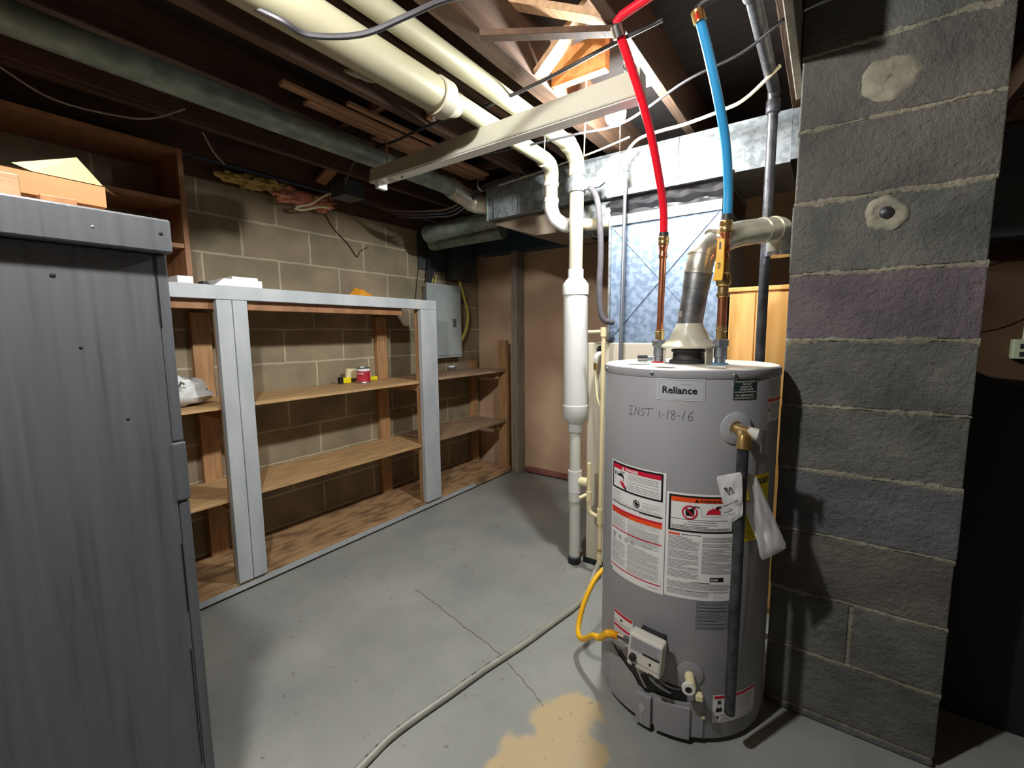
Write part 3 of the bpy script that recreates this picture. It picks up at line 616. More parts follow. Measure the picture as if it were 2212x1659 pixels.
# furnace
fu = thing('furnace', 'beige furnace cabinet behind the water heater with bright blue-grey sheet metal plenum', 'furnace', (-.68, 2.5, 0))
MB().box(-1.035, -.40, 2.17, 2.85, .0, 1.222).build('cabinet', M['beige'], fu, bevel=.006)
MB().box(-1.045, -.39, 2.162, 2.86, .0, .03).build('base_gasket', M['black'], fu)
MB().lathe([(.022, 0), (.022, .002), (.001, .0025)], (-.958, 2.169, 1.185), (0, -1, 0), 20).build('knockout', M['black'], fu)
pl = MB().box(-.92, -.405, 2.18, 2.8, 1.2225, 1.845).build('plenum', M['galv_bright'], fu, bevel=.002)
for (p0, p1) in [((-.912, 1.80), (-.42, 1.25)), ((-.415, 1.80), (-.905, 1.25))]:
    MB().beam((p0[0], 2.1785, p0[1]), (p1[0], 2.1785, p1[1]), .004, .006, (0, 1, 0)).build('cross_crease', M['galv_bright'], pl, bevel=.001)
MB().box(-.922, -.403, 2.170, 2.179, 1.80, 1.847).build('top_flange', M['galv'], pl, bevel=.002)
MB().box(-.924, -.912, 2.168, 2.179, 1.2235, 1.845).build('edge_flange', M['galv'], pl, bevel=.001)
b = MB(); n = 26; vs = []; fs = []
for i in range(n+1):
    x = -.925+.53*i/n
    for k, (dz, dy) in enumerate([(1.846, 0), (1.868, .012), (1.89, -.004), (1.912, .01), (1.935, 0)]):
        vs.append((x, 2.185+dy+.004*math.sin(i*1.7+k*2)+.003*math.sin(i*.6+k), dz+(.006*math.sin(i*.9+k*1.3) if 0 < k < 4 else 0)))
for i in range(n):
    for k in range(4): q = i*5+k; fs.append((q, q+5, q+6, q+1))
b.add(vs, fs); b.box(-.92, -.4, 2.2, 2.78, 1.846, 1.934, 0)
b.build('canvas_collar', mat('canvas', srgb(26, 26, 30), srgb(42, 40, 42), .4, scale=10), fu, smooth=True)
MB().box(-.93, -.395, 2.17, 2.8, 1.936, 1.966).build('upper_plenum', M['galv'], fu, bevel=.002)
MB().box(-.935, -.39, 2.162, 2.1695, 1.936, 1.96).build('drive_cleat', M['galv'], fu, bevel=.001)
MB().box(-.94, -.385, 2.235, 2.2445, 1.968, 1.985).build('drive_cleat', M['galv'], fu, bevel=.001)
# round connection at left of the plenum
dr = MB().tube([(-1.14, 2.30, 1.875), (-.935, 2.30, 1.87)], .085, 28).build('round_return_collar', M['galv'], smooth=True); tag(dr, 'round galvanized collar beside the plenum behind the white vertical pipe', 'duct')
MB().tube([(-1.06, 2.30, 1.873), (-1.045, 2.30, 1.873)], .089, 28).build('band', M['galv_dull'], dr, smooth=True)

# oak cabinet behind the heater
oc = thing('oak_cabinet', 'light oak wooden cabinet standing behind the water heater and gas pipe', 'cabinet', (-.25, 2.4, 0))
MB().box(-.365, -.13, 2.212, 2.6, 0, 1.446).build('body', M['oak'], oc, bevel=.003)
MB().box(-.37, -.12, 2.2, 2.61, 1.4465, 1.466).build('top', M['oak'], oc, bevel=.003)
MB().box(-.361, -.262, 2.205, 2.2115, .03, 1.437).build('door', M['oak'], oc, bevel=.002)
MB().box(-.258, -.134, 2.205, 2.2115, .03, 1.437).build('door', M['oak'], oc, bevel=.002)

# ================================================================ WHITE PIPES
vp = thing('drain_stack', 'tall cream vertical plastic pipe with a wide white section, left of the heater', 'pipe', (-1.085, 2.12, 0))
X, Y = -1.083, 2.13
MB().tube([(X-.004, Y, 1.565), (X, Y, 2.06)], .0355, 28).build('upper_pipe', M['pvc'], vp, smooth=True)
MB().lathe([(.040, 1.60), (.040, 1.555), (.044, 1.553), (.066, 1.525), (.068, 1.52), (.068, 1.47), (.064, 1.468)][::-1], (X-.003, Y, 0), seg=36).build('upper_reducer', M['pvc_white'], vp, smooth=True)
MB().tube([(X, Y, .87), (X-.003, Y, 1.475)], .0635, 36).build('wide_section', M['pvc_white'], vp, smooth=True)
MB().lathe([(.036, .745), (.036, .79), (.044, .795), (.067, .835), (.067, .89), (.064, .892)], (X, Y, 0), seg=36).build('lower_reducer', M['pvc_white'], vp, smooth=True)
MB().tube([(X, Y, .03), (X, Y, .75)], .0302, 28).build('lower_pipe', M['pvc_grey'], vp, smooth=True)
MB().tube([(X, Y, .41), (X, Y, .53)], .0375, 28).build('tee', M['pvc_white'], vp, smooth=True)
MB().tube([(X, Y-.003, .36), (X, Y-.003, .411)], .0335, 28).build('tee_collar', M['pvc_grey'], vp, smooth=True)
MB().tube([(X+.03, Y, .475), (X+.08, Y-.0, .475)], .024, 20).build('tee_branch', M['cream'], vp, smooth=True)
MB().tube([(X, Y, .0), (X, Y, .034)], .0345, 28).build('rubber_boot', M['black'], vp, smooth=True)
MB().tube([(X, Y, .036), (X, Y, .046)], .0325, 28).build('clamp_ring', M['steel'], vp, smooth=True)
MB().tube([(X, Y, 2.06), (X, Y, 2.10)], .041, 28).build('elbow_hub', M['pvc'], vp, smooth=True)
MB().tube(smoothpath([(X, Y, 2.095), (X, Y-.01, 2.135), (X, Y-.05, 2.17), (X, Y-.09, 2.185)], 5), .0385, 26).build('elbow', M['pvc'], vp, smooth=True)
MB().tube([(X, Y-.088, 2.184), (X, Y-.118, 2.19)], .042, 26).build('elbow_hub', M['pvc'], vp, smooth=True)
MB().tube([(X, Y-.11, 2.188), (X-.004, -1.4, 2.19)], .0355, 26).build('overhead_pipe', M['pvc_dimmed'], vp, smooth=True)
cl = thing('pipe_strap', 'wide galvanized strap bracket holding the cream vertical pipe', 'bracket', (-1.083, 2.13, 1.97))
MB().tube([(X, Y, 1.982), (X, Y, 2.052)], .044, 28).build('sleeve', M['galv'], cl, smooth=True)
MB().prism([(-1.04, 1.985), (-.955, 1.985), (-.93, 2.0), (-.93, 2.045), (-.955, 2.035), (-1.04, 2.035)], 'y', 2.118, 2.134).build('arm', M['galv'], cl, bevel=.001)
cable('pull_string', [(-.865, 1.45, 1.972), (-.87, 1.455, 1.92), (-.872, 1.46, 1.88)], .0018, M['white'], 'thin white string hanging from the light fixture', 'string')

bp_ = thing('vent_pipe', 'thick cream plastic pipe along the joists narrowing and dropping beside the trunk duct', 'pipe', (-1.17, 1.0, 2.1))
MB().tube([(-1.15, -1.4, 2.1), (-1.16, 1.215, 2.1)], .0575, 32).build('wide_pipe', M['pvc_dimmed'], bp_, smooth=True)
MB().lathe([(.061, 0), (.0635, .002), (.0635, .055), (.055, .062), (.04, .10), (.036, .115)], (-1.16, 1.20, 2.1), (0, 1, 0), 32).build('reducer', M['pvc'], bp_, smooth=True)
MB().tube([(-1.16, 1.30, 2.115), (-1.20, 2.02, 2.135)], .034, 26).build('narrow_pipe', M['pvc_dimmed'], bp_, smooth=True)
MB().tube(smoothpath([(-1.20, 1.99, 2.129), (-1.205, 2.06, 2.125), (-1.215, 2.1, 2.10), (-1.222, 2.11, 2.06), (-1.222, 2.11, 2.05)], 5), .0375, 26).build('upper_elbow', M['pvc'], bp_, smooth=True)
MB().tube([(-1.222, 2.11, 2.055), (-1.222, 2.11, 1.93)], .034, 26).build('drop_pipe', M['pvc'], bp_, smooth=True)
for z in (2.03, 1.95): MB().tube([(-1.222, 2.11, z), (-1.222, 2.11, z+.02)], .0405, 26).build('elbow_hub', M['pvc_white'], bp_, smooth=True)
MB().tube(smoothpath([(-1.222, 2.11, 1.95), (-1.222, 2.112, 1.92), (-1.215, 2.14, 1.875), (-1.18, 2.175, 1.845), (-1.14, 2.18, 1.838)], 5), .0375, 26).build('lower_elbow', M['pvc_white'], bp_, smooth=True)
MB().tube([(-1.15, 2.205, 1.838), (-1.115, 2.205, 1.838)], .041, 26).build('elbow_hub', M['pvc'], bp_, smooth=True)
MB().tube([(-1.14, 2.203, 1.838), (-.93, 2.203, 1.825)], .031, 24).build('side_pipe', M['pvc'], bp_, smooth=True)
wd_ = MB().box(-1.232, -1.222+.0, .93, .99, 2.035, 2.045)
ws = thing('pipe_shim', 'small dark wood shim wedged against the thick cream pipe', 'shim', (-1.2, .85, 2.06))
MB().obox((-1.203, .91, 2.052), (1, .1, -.35), (0, 1, 0), (.3, 0, 1), .022, .022, .004).build('shim', M['studgrey'], ws, bevel=.001)
MB().obox((-1.196, .95, 2.052), (1, .1, -.35), (0, 1, 0), (.3, 0, 1), .02, .012, .004).build('shim', M['studgrey'], ws, bevel=.001)

# black insulated hose from the strap down
bh = cable('condensate_hose', [(-1.005, 2.12, 1.99), (-.965, 2.11, 1.93), (-.942, 2.1, 1.81), (-.935, 2.1, 1.655), (-.94, 2.1, 1.50), (-.932, 2.1, 1.385), (-.915, 2.11, 1.335), (-.885, 2.15, 1.325)], .0145, M['foam'], 'dark grey foam covered hose hanging beside the plenum', 'hose', seg=16)
# condensate pipework (cream cpvc)
cp = thing('condensate_line', 'thin cream plastic pipework standing between the white pipe and the water heater', 'pipe', (-.9, 2.05, .1))
MB().tube([(-.892, 2.05, 1.29), (-.899, 2.05, .10)], .0105, 16).build('riser', M['cpvc'], cp, smooth=True)
MB().tube([(-.893, 2.05, 1.255), (-.893, 2.05, 1.30)], .0145, 16).build('top_tee', M['cpvc'], cp, smooth=True)
MB().tube([(-.893, 2.05, 1.28), (-.972, 2.05, 1.278)], .0085, 14).build('side_stub', M['cpvc'], cp, smooth=True)
MB().tube(fillet([(-.962, 2.05, .61), (-.96, 2.05, .345), (-.90, 2.05, .335)], .03), .0105, 14).build('bypass', M['cpvc'], cp, smooth=True)
MB().tube([(-.9, 2.05, .30), (-.9, 2.05, .38)], .015, 16).build('lower_tee', M['cpvc'], cp, smooth=True)
MB().tube([(-.962, 2.05, .41), (-.961, 2.05, .46)], .0145, 16).build('bypass_coupling', M['cpvc'], cp, smooth=True)
MB().tube([(-.965, 2.05, .445), (-1.0, 2.02, .425)], .010, 14).build('bypass_stub', M['cpvc'], cp, smooth=True)
MB().tube([(-.899, 2.05, .08), (-.899, 2.05, .13)], .0135, 16).build('bottom_coupling', M['cpvc'], cp, smooth=True)
MB().tube([(-.899, 2.05, .155), (-.899, 2.05, .165)], .0125, 16).build('clamp', M['brass'], cp, smooth=True)
gl = thing('gas_elbow', 'small grey pipe elbow with a flexible line on the beige furnace side', 'fitting', (-.95, 2.15, 1.1))
MB().tube(fillet([(-.945, 2.165, 1.165), (-.958, 2.12, 1.165), (-.965, 2.118, 1.12)], .03), .013, 14).build('elbow', M['pvc_grey'], gl, smooth=True)
MB().tube([(-.965, 2.118, 1.12), (-.965, 2.118, 1.085)], .010, 14).build('nut', M['brass'], gl, smooth=True)
MB().tube(smoothpath([(-.965, 2.118, 1.085), (-.955, 2.11, 1.0), (-.94, 2.10, .93), (-.915, 2.10, .88)], 6), .005, 10).build('tubing', M['cream'], gl, smooth=True)
# conduit and cream cable
em = thing('metal_conduit', 'slim silver electrical conduit standing in front of the plenum', 'conduit', (-.83, 2.12, 1.0))
MB().tube([(-.84, 2.12, .6), (-.822, 2.12, 2.05)], .0085, 14).build('tube', M['steel'], em, smooth=True)
MB().tube([(-.8225, 2.12, 2.03), (-.8222, 2.12, 2.06)], .012, 14).build('connector', M['steel'], em, smooth=True)
cable('cream_cable', [(-.822, 2.12, 2.05), (-.82, 2.12, 2.10), (-.80, 2.12, 2.135), (-.745, 2.1, 2.154), (-.635, 2.05, 2.14), (-.526, 2.0, 2.12), (-.378, 1.95, 2.114), (-.29, 1.9, 2.112), (-.18, 1.82, 2.15)], .0065, M['cream'], 'cream cable curving from the conduit across to the black gas pipe')
# gas pipe
g = thing('gas_pipe', 'black iron gas pipe rising beside the chimney to the joists', 'pipe', (-.21, 2.0, 0))
MB().tube([(-.212, 2.0, .02), (-.212, 2.0, 2.08)], .0175, 20).build('riser', M['blackiron'], g, smooth=True)
MB().lathe([(.02, 2.075), (.0245, 2.08), (.0245, 2.12), (.02, 2.125)], (-.212, 2.0, 0), seg=20).build('coupling', M['blackiron'], g, smooth=True)
MB().tube(smoothpath([(-.212, 2.0, 2.12), (-.212, 1.985, 2.145), (-.212, 1.95, 2.155), (-.212, 1.2, 2.155)], 5), .0195, 20).build('run', M['blackiron'], g, smooth=True)
MB().lathe([(.02, 0), (.025, .003), (.025, .045), (.02, .048)], (-.212, 1.42, 2.155), (0, -1, 0), 20).build('run_coupling', M['blackiron'], g, smooth=True)
bhs = MB().box(-.134, -.112, 1.3, 1.9, 2.06, 2.199).build('ledger_board', M['studgrey'], bevel=.003); tag(bhs, 'weathered grey board hanging under the joist against the chimney corner', 'board')
fl = MB().box(-.1645, -.12, 2.24, 2.249, 1.975, 2.17).build('duct_end_flange', M['galv'], du)

# ================================================================ WATER HEATER
TX, TY, TR = -.3845, 1.594, .2752
wh = thing('water_heater', 'tall grey gas water heater with warning labels beside the block chimney', 'water heater', (TX, TY, 0))
def T(phi, z, off=0):
    a = math.radians(phi); return Vector((TX+(TR+off)*math.cos(a), TY+(TR+off)*math.sin(a), z))
def frame(phi):
    a = math.radians(phi); n = Vector((math.cos(a), math.sin(a), 0)); return n, Vector((-math.sin(a), math.cos(a), 0))
MB().lathe([(TR-.012, .018), (TR-.002, .020), (TR, .026), (TR, 1.150), (TR-.001, 1.152)], (TX, TY, 0), seg=128).build('jacket', M['tank'], wh, smooth=True)
MB().lathe([(TR-.03, 0), (TR-.03, .019)], (TX, TY, 0), seg=48).build('base_ring', M['black'], wh)
MB().lathe([(TR+.0015, 1.1435), (TR+.0025, 1.145), (TR+.0025, 1.160), (TR+.001, 1.166), (TR-.004, 1.169)], (TX, TY, 0), seg=128, caps=False).build('rim_band', M['tank'], wh, smooth=True)
MB().lathe([(TR-.003, 1.1675), (TR-.006, 1.1695), (TR-.03, 1.1675), (.001, 1.171)], (TX, TY, 0), seg=96).build('top_pan', M['tanktop'], wh, smooth=True)
sc0 = None
for k, ph in enumerate([-142, -97, -50, -8]):
    n, t = frame(ph); o = MB().lathe([(.006, 0), (.006, .002), (.004, .0045), (.001, .005)], T(ph, 1.154, .0025), n, 12).build('rim_screw', M['chrome'], wh, smooth=True)
# recalculated top paper scraps
for (dx, dy, wx, wy, a) in [(-.13, -.12, .07, .035, .3), (-.02, -.2, .06, .03, -.2), (.12, -.15, .05, .03, .1)]:
    c = Vector((TX+dx, TY+dy, 1.1712)); MB().obox(c, (math.cos(a), math.sin(a), 0), (-math.sin(a), math.cos(a), 0), (0, 0, 1), wx/2, wy/2, .0006).build('paper_scrap', M['paper'], wh)

# --- decals wrapped round the jacket
class Decal:
    def __init__(s, phi0, ztop, mats, off=.0008): s.b = MB(); s.p0 = phi0; s.zt = ztop; s.off = off; s.mats = mats
    def pt(s, u, v, lay): return T(s.p0+math.degrees(u/TR), s.zt-v, s.off+lay*.0004)
    def rect(s, u0, v0, u1, v1, mi, lay=1):
        n = max(1, int(abs(u1-u0)/.012)); vs = []; fs = []
        for i in range(n+1):
            u = u0+(u1-u0)*i/n; vs += [s.pt(u, v0, lay), s.pt(u, v1, lay)]
        for i in range(n): fs.append((2*i, 2*i+1, 2*i+3, 2*i+2))
        s.b.add(vs, fs, mi)
    def frame(s, u0, v0, u1, v1, w, mi, lay=1):
        s.rect(u0, v0, u1, v0+w, mi, lay); s.rect(u0, v1-w, u1, v1, mi, lay); s.rect(u0, v0, u0+w, v1, mi, lay); s.rect(u1-w, v0, u1, v1, mi, lay)
    def poly(s, pts, mi, lay=1): s.b.add([s.pt(u, v, lay) for u, v in pts], [tuple(range(len(pts)))], mi)
    def ring(s, cu, cv, r0, r1, mi, lay=2, n=28):
        vs = []; fs = []
        for k in range(n): a = 2*math.pi*k/n; vs += [s.pt(cu+r0*math.cos(a), cv+r0*math.sin(a), lay), s.pt(cu+r1*math.cos(a), cv+r1*math.sin(a), lay)]
        for k in range(n): k2 = (k+1) % n; fs.append((2*k, 2*k+1, 2*k2+1, 2*k2))
        s.b.add(vs, fs, mi)
    def text(s, txt, u, v, size, mi, lay=3, bold=0, sx=1):
        vv, ff = text_mesh(txt, size, bold, sx); s.b.add([s.pt(u+p[0], v-p[1], lay) for p in vv], ff, mi)
    def para(s, u0, v0, u1, v1, mi, pitch=.0036, hh=.0013, seed=1, lay=2):
        r = random.Random(seed); v = v0
        while v < v1:
            u = u0; end = u1-(r.uniform(.1, .5)*(u1-u0) if r.random() < .22 else r.uniform(0, .05)*(u1-u0))
            while u < end:
                wd = r.uniform(.003, .009); s.rect(u, v, min(u+wd, end), v+hh, mi, lay); u += wd+.0014
            v += pitch*(1.7 if r.random() < .1 else 1)
    def stroke(s, pts, w, mi, lay=2):
        for i in range(len(pts)-1):
            a = Vector(pts[i]); c = Vector(pts[i+1]); d = (c-a); 
            if d.length < 1e-6: continue
            d.normalize(); n = Vector((-d.y, d.x))*w/2; a2 = a-d*w*.3; c2 = c+d*w*.3
            s.poly([a2-n, c2-n, c2+n, a2+n], mi, lay)
    def done(s, name): return s.b.build(name, [M[k] for k in s.mats], wh)
K = ['paper', 'lblack', 'lred', 'lorange', 'lgrey']
# left tall label: phi -130.5..-86.6, z .857..0.475
d = Decal(-130.5, .858, K); W = TR*math.radians(44); Hh = .385
d.poly([(0, 0), (W/2, 0), (W/2, Hh), (0.02, Hh), (0, Hh-.015)], 0, 0)
d = Decal(-130.5, .858, K)
d.rect(0, 0, W, Hh-.012, 0, 0); d.rect(.012, Hh-.0125, W, Hh, 0, 0)
d.frame(.006, .004, W-.008, .092, .006, 1); d.rect(.012, .010, W-.014, .024, 2, 2)
d.poly([(.056, .0225), (.068, .0225), (.062, .0118)], 0, 3); d.text('DANGER', .072, .022, .0125, 0, 3, .0004)
d.rect(.080, .026, .0806, .085, 4, 2)
d.para(.086, .030, W-.018, .082, 4, .0052, .0016, 3)
d.poly([(.020, .035), (.024, .034), (.024, .046), (.020, .047)], 1, 2)
for k in range(3): d.stroke([(.028+.003*k, .034), (.030+.003*k, .040), (.028+.003*k, .046)], .001, 1)
d.poly([(.038, .038), (.056, .036), (.064, .042), (.066, .05), (.060, .05), (.057, .046), (.038, .047)], 1, 2)
for k in range(4): d.poly([(.046+.006*k, .035), (.049+.006*k, .035-.004*(k % 2)), (.050+.006*k, .030-.003*(k % 2)), (.047+.006*k, .029)], 1, 2)
d.stroke([(.012, .056), (.078, .056)], .0006, 4); d.stroke([(.016, .056), (.05, .085)], .0006, 4); d.stroke([(.062, .051), (.062, .062)], .0025, 2)
d.poly([(.046, .060), (.050, .066), (.050, .058), (.054, .066), (.056, .059), (.060, .067), (.064, .063), (.070, .072), (.076, .078), (.076, .086), (.068, .083), (.058, .078), (.048, .068)], 2, 3)
d.poly([(.068, .076), (.076, .078), (.076, .086), (.070, .084)], 1, 4)
d.para(.010, .100, .055, .138, 4, .0042, .0010, 8); d.ring(.118, .118, .0095, .0125, 1); d.poly([(.110, .113), (.119, .111), (.127, .117), (.122, .126), (.114, .124)], 1, 2)
d.para(.140, .108, W-.014, .128, 4, .0045, .0012, 9); d.para(.06, .131, W-.014, .141, 4, .0042, .001, 10)
d.rect(.005, .137, .045, .1405, 1, 2); d.rect(.045, .1385, .13, .1415, 1, 2); d.rect(.13, .1385, W-.008, .1435, 1, 3)
d.rect(.005, .156, W-.008, .163, 2, 2); d.rect(.005, .163, W-.008, .176, 3, 2); d.poly([(.014, .174), (.024, .174), (.019, .165)], 1, 3); d.para(.03, .1655, .1, .174, 1, .005, .0014, 30, 3)
d.para(.008, .180, .078, .222, 4, .0040, .0014, 11); d.para(.086, .180, W-.014, .250, 4, .0040, .0014, 12)
d.rect(.005, .226, W-.008, .2295, 2, 3)
for k, u in enumerate((.022, .052, .080, .106)):
    d.ring(u, .252, .0062, .0075, 4); d.stroke([(u-.003, .254), (u, .248), (u+.003, .256)], .0012, 1)
d.stroke([(.012, .245), (.034, .246)], .0015, 1); d.stroke([(.012, .262), (.03, .263)], .0015, 1); d.stroke([(.140, .246), (.156, .252), (.170, .248)], .001, 4)
d.para(.008, .270, .078, .345, 4, .0040, .0014, 13); d.para(.086, .262, W-.014, .352, 4, .0040, .0014, 14)
d.rect(.005, .358, W-.008, .3615, 2, 3); d.rect(W-.05, .372, W-.014, .3735, 4, 2)
lb1 = d.done('warning_label')
lb1['label'] = 'tall white label headed DANGER with a scalding hand pictogram'
# right tall label
d = Decal(-85.9, .805, K); W = TR*math.radians(41.5); Hh = .328
d.rect(0, 0, W, Hh, 0, 0)
d.frame(.007, .006, W-.006, .118, .006, 1); d.rect(.013, .012, W-.012, .026, 3, 2)
d.poly([(.078, .0245), (.090, .0245), (.084, .0135)], 1, 3); d.text('WARNING', .092, .0243, .0125, 1, 3, .0004)
d.ring(.065, .056, .0175, .0215, 2, 4)
d.poly([(.053, .050), (.056, .044), (.060, .044), (.061, .047), (.066, .047), (.067, .044), (.075, .044), (.077, .048), (.077, .067), (.054, .067)], 1, 3)
d.stroke([(.052, .043), (.078, .069)], .004, 2, 5); d.stroke([(.072, .043), (.078, .037), (.090, .038)], .003, 1, 5)
d.stroke([(.092, .040), (.097, .046), (.097, .066), (.13, .067), (.152, .066)], .0008, 4)
d.poly([(.108, .060), (.114, .053), (.113, .050), (.120, .046), (.119, .042), (.126, .045), (.128, .038), (.133, .043), (.137, .037), (.140, .044), (.146, .040), (.146, .047), (.152, .049), (.148, .054), (.154, .060)], 2, 3)
d.poly([(.138, .035), (.150, .033), (.152, .038), (.144, .039), (.142, .046), (.138, .044)], 1, 4)
d.rect(.013, .078, W-.012, .0790, 1, 2); d.para(.06, .084, .14, .086, 1, .003, .0014, 41); d.para(.05, .092, .145, .094, 1, .003, .0014, 42)
d.para(.016, .098, W-.016, .111, 1, .0045, .0016, 43); d.rect(.008, .124, .040, .130, 3, 2); d.para(.044, .125, .1, .128, 1, .004, .0018, 44)
d.para(.008, .134, .095, .262, 4, .0042, .0015, 21); d.para(.103, .130, W-.008, .245, 4, .0042, .0015, 22)
d.rect(.128, .254, .168, .267, 1, 2); d.text('AWM', .130, .2645, .0085, 0, 3, .0003)
d.rect(.075, .272, .130, .2735, 1, 2); d.para(.008, .276, W-.008, .300, 4, .0042, .0015, 23); d.para(.008, .302, .13, .316, 4, .0042, .0013, 24); d.frame(.145, .302, .165, .318, .0005, 4, 2)
lb2 = d.done('warning_label'); lb2['label'] = 'wide white label headed WARNING with flame and crossed fuel can pictograms'
# badge
d = Decal(-93.6, 1.142, ['badge', 'lblack', 'badge_line', 'white'], .0012); W = TR*math.radians(27.2)
d.rect(0, 0, W, .062, 0, 0); d.frame(0, 0, W, .062, .0012, 3, 1); d.frame(.003, .003, W-.003, .059, .0006, 2, 2)
d.text('Reliance', .014, .042, .0285, 1, 3, .0006); d.text('Water Heaters', .066, .0165, .0055, 2, 3)
d.done('brand_plate')['label'] = 'silver name plate reading Reliance'
# pencil writing INST 1-18-16
d = Decal(-114.0, 1.052, ['pencil']); w_ = .0014
s_ = lambda pts: d.stroke(pts, w_, 0, 0)
s_([(0, .004), (.020, .002)]); s_([(.010, .003), (.009, .029)]); s_([(.000, .030), (.018, .029)])
s_([(.024, .029), (.029, .005), (.039, .028), (.042, .003)])
s_([(.060, .007), (.053, .005), (.048, .010), (.054, .016), (.058, .022), (.052, .029), (.045, .027)])
s_([(.062, .005), (.088, .003)]); s_([(.074, .004), (.070, .028)])
s_([(.106, .007), (.107, .030)]); s_([(.114, .019), (.120, .018)]); s_([(.132, .003), (.128, .030)])
s_([(.150, .006), (.144, .003), (.139, .007), (.142, .013), (.149, .018), (.150, .026), (.144, .030), (.139, .025), (.143, .017), (.150, .010), (.150, .006)])
s_([(.158, .018), (.164, .017)]); s_([(.177, .002), (.170, .031)])
s_([(.199, .002), (.190, .010), (.186, .022), (.190, .030), (.197, .029), (.200, .022), (.196, .017), (.188, .020)])
d.done('pencil_note')['label'] = 'handwritten pencil note INST 1-18-16'
# dark help label
d = Decal(-50, 1.140, ['lgreen', 'white']); W = TR*math.radians(15.6); d.rect(0, 0, W, .057, 0, 0)
for (t, u, v, s) in [('IF YOU HAVE A PROBLEM', .004, .007, .0058), ('DO NOT', .026, .015, .0075), ('RETURN THIS', .021, .0225, .0062), ('WATER HEATER', .018, .0295, .0062), ('TO THE PLACE OF PURCHASE', .003, .0365, .0052), ('Call 1-800-365-0054', .006, .046, .0072)]: d.text(t, u, v, s, 1, 1, .0001)
d.para(.003, .050, W-.004, .055, 1, .0028, .0009, 50, 1); d.done('help_label')['label'] = 'dark green help label with white lettering'
# narrow white label near the chimney
d = Decal(-23, 1.142, K); W = TR*math.radians(24); d.rect(0, 0, W, .132, 0, 0); d.rect(0, .064, W, .073, 3, 2)
d.para(.008, .006, W-.006, .058, 4, .004, .0014, 61); d.para(.018, .080, W-.006, .125, 4, .004, .0014, 62); d.poly([(.006, .094), (.012, .092), (.014, .1), (.007, .101)], 1, 2); d.done('side_label')['label'] = 'white label with an orange bar on the right side of the jacket'
# energy label
d = Decal(-52.0, .855, ['lyellow', 'lblack'], .0002); W = TR*math.radians(36); d.rect(0, 0, W, .20, 0, 0)
d.text('ENERGYGUIDE', .030, .030, .024, 1, 1, .0009, .86); d.poly([(.099, .034), (.104, .034), (.104, .043), (.108, .043), (.1015, .051), (.095, .043), (.099, .043)], 1, 2)
d.rect(.05, .058, W-.012, .0588, 1, 1); d.text('$253', .068, .086, .021, 1, 1, .0006); d.rect(.094, .094, .116, .096, 1, 1); d.rect(.02, .11, W-.01, .111, 1, 1); d.para(.02, .12, W-.02, .19, 1, .008, .0014, 66, 1)
d.done('energy_label')['label'] = 'yellow energy label with black lettering'
# faint rating plate
d = Decal(-66.4, .472, ['lgrey', 'pencil']); W = TR*math.radians(20); d.rect(0, 0, W, .086, 0, 0); d.frame(0, 0, W, .086, .0008, 1, 1)
for v in (.018, .030, .044, .056, .070): d.rect(.003, v, W-.003, v+.0006, 1, 1)
d.para(.006, .006, W-.008, .084, 1, .0105, .0022, 71, 1); d.done('rating_plate')['label'] = 'faint grey printed rating plate'
# small label beside valve
d = Decal(-124.5, .343, K); W = TR*math.radians(18); d.rect(0, 0, W, .10, 0, 0); d.rect(.002, .002, W-.002, .012, 2, 2); d.rect(.002, .049, W-.002, .058, 2, 2)
d.poly([(.030, .024), (.036, .021), (.044, .025), (.040, .030), (.034, .029)], 1, 2); d.para(.004, .035, W-.006, .046, 4, .004, .0012, 81); d.para(.004, .062, W-.006, .095, 4, .004, .0012, 82); d.done('caution_label')['label'] = 'small white label with red bars beside the gas valve'
# bottom label
d = Decal(-53.9, .170, K); W = TR*math.radians(34); d.rect(0, 0, W, .094, 0, 0); d.rect(.004, .004, W-.003, .013, 2, 2)
d.poly([(.012, .020), (.028, .019), (.024, .026), (.029, .032), (.012, .031), (.017, .026)], 1, 2); d.poly([(.010, .050), (.014, .041), (.020, .046), (.026, .040), (.030, .052), (.030, .057), (.010, .058)], 1, 2); d.poly([(.010, .075), (.020, .069), (.020, .081)], 1, 2)
d.para(.045, .02, W-.01, .064, 4, .004, .0013, 91); d.para(.026, .068, W-.01, .09, 4, .004, .0013, 92); d.done('flammable_label')['label'] = 'white label with a red band near the foot of the heater'

# --- draft hood and flue
hx, hy = -.383, 1.594
hd = MB().lathe([(.088, 1.228), (.090, 1.224), (.086, 1.222), (.083, 1.232), (.066, 1.247), (.058, 1.256), (.054, 1.275), (.042, 1.297), (.040, 1.302)], (hx, hy, 0), seg=48, caps=False).build('draft_hood', M['hood'], wh, smooth=True)
hood2 = MB().lathe([(.090, 1.223), (.0905, 1.229), (.072, 1.246), (.062, 1.254), (.058, 1.270), (.045, 1.293), (.0425, 1.304)], (hx, hy, 0), seg=48, caps=False).build('hood_cone', M['hood'], hd, smooth=True)
for a in (-155, -25, 90):
    n = Vector((math.cos(math.radians(a)), math.sin(math.radians(a)), 0)); t = Vector((-n.y, n.x, 0))
    MB().obox(Vector((hx, hy, 1.198))+n*.079, n, t, (0, 0, 1), .0025, .017, .028).build('hood_leg', M['hood'], hd, bevel=.001)
MB().lathe([(.062, 1.170), (.062, 1.180), (.052, 1.184), (.050, 1.206), (.056, 1.210), (.056, 1.216), (.04, 1.222), (.001, 1.223)], (hx, hy, 0), seg=40).build('flue_baffle', M['blackrub'], hd, smooth=True)
fp = thing('flue_pipe', 'silver metal flue pipe rising from the heater hood and bending toward the chimney', 'flue pipe', (hx, hy, 1.3))
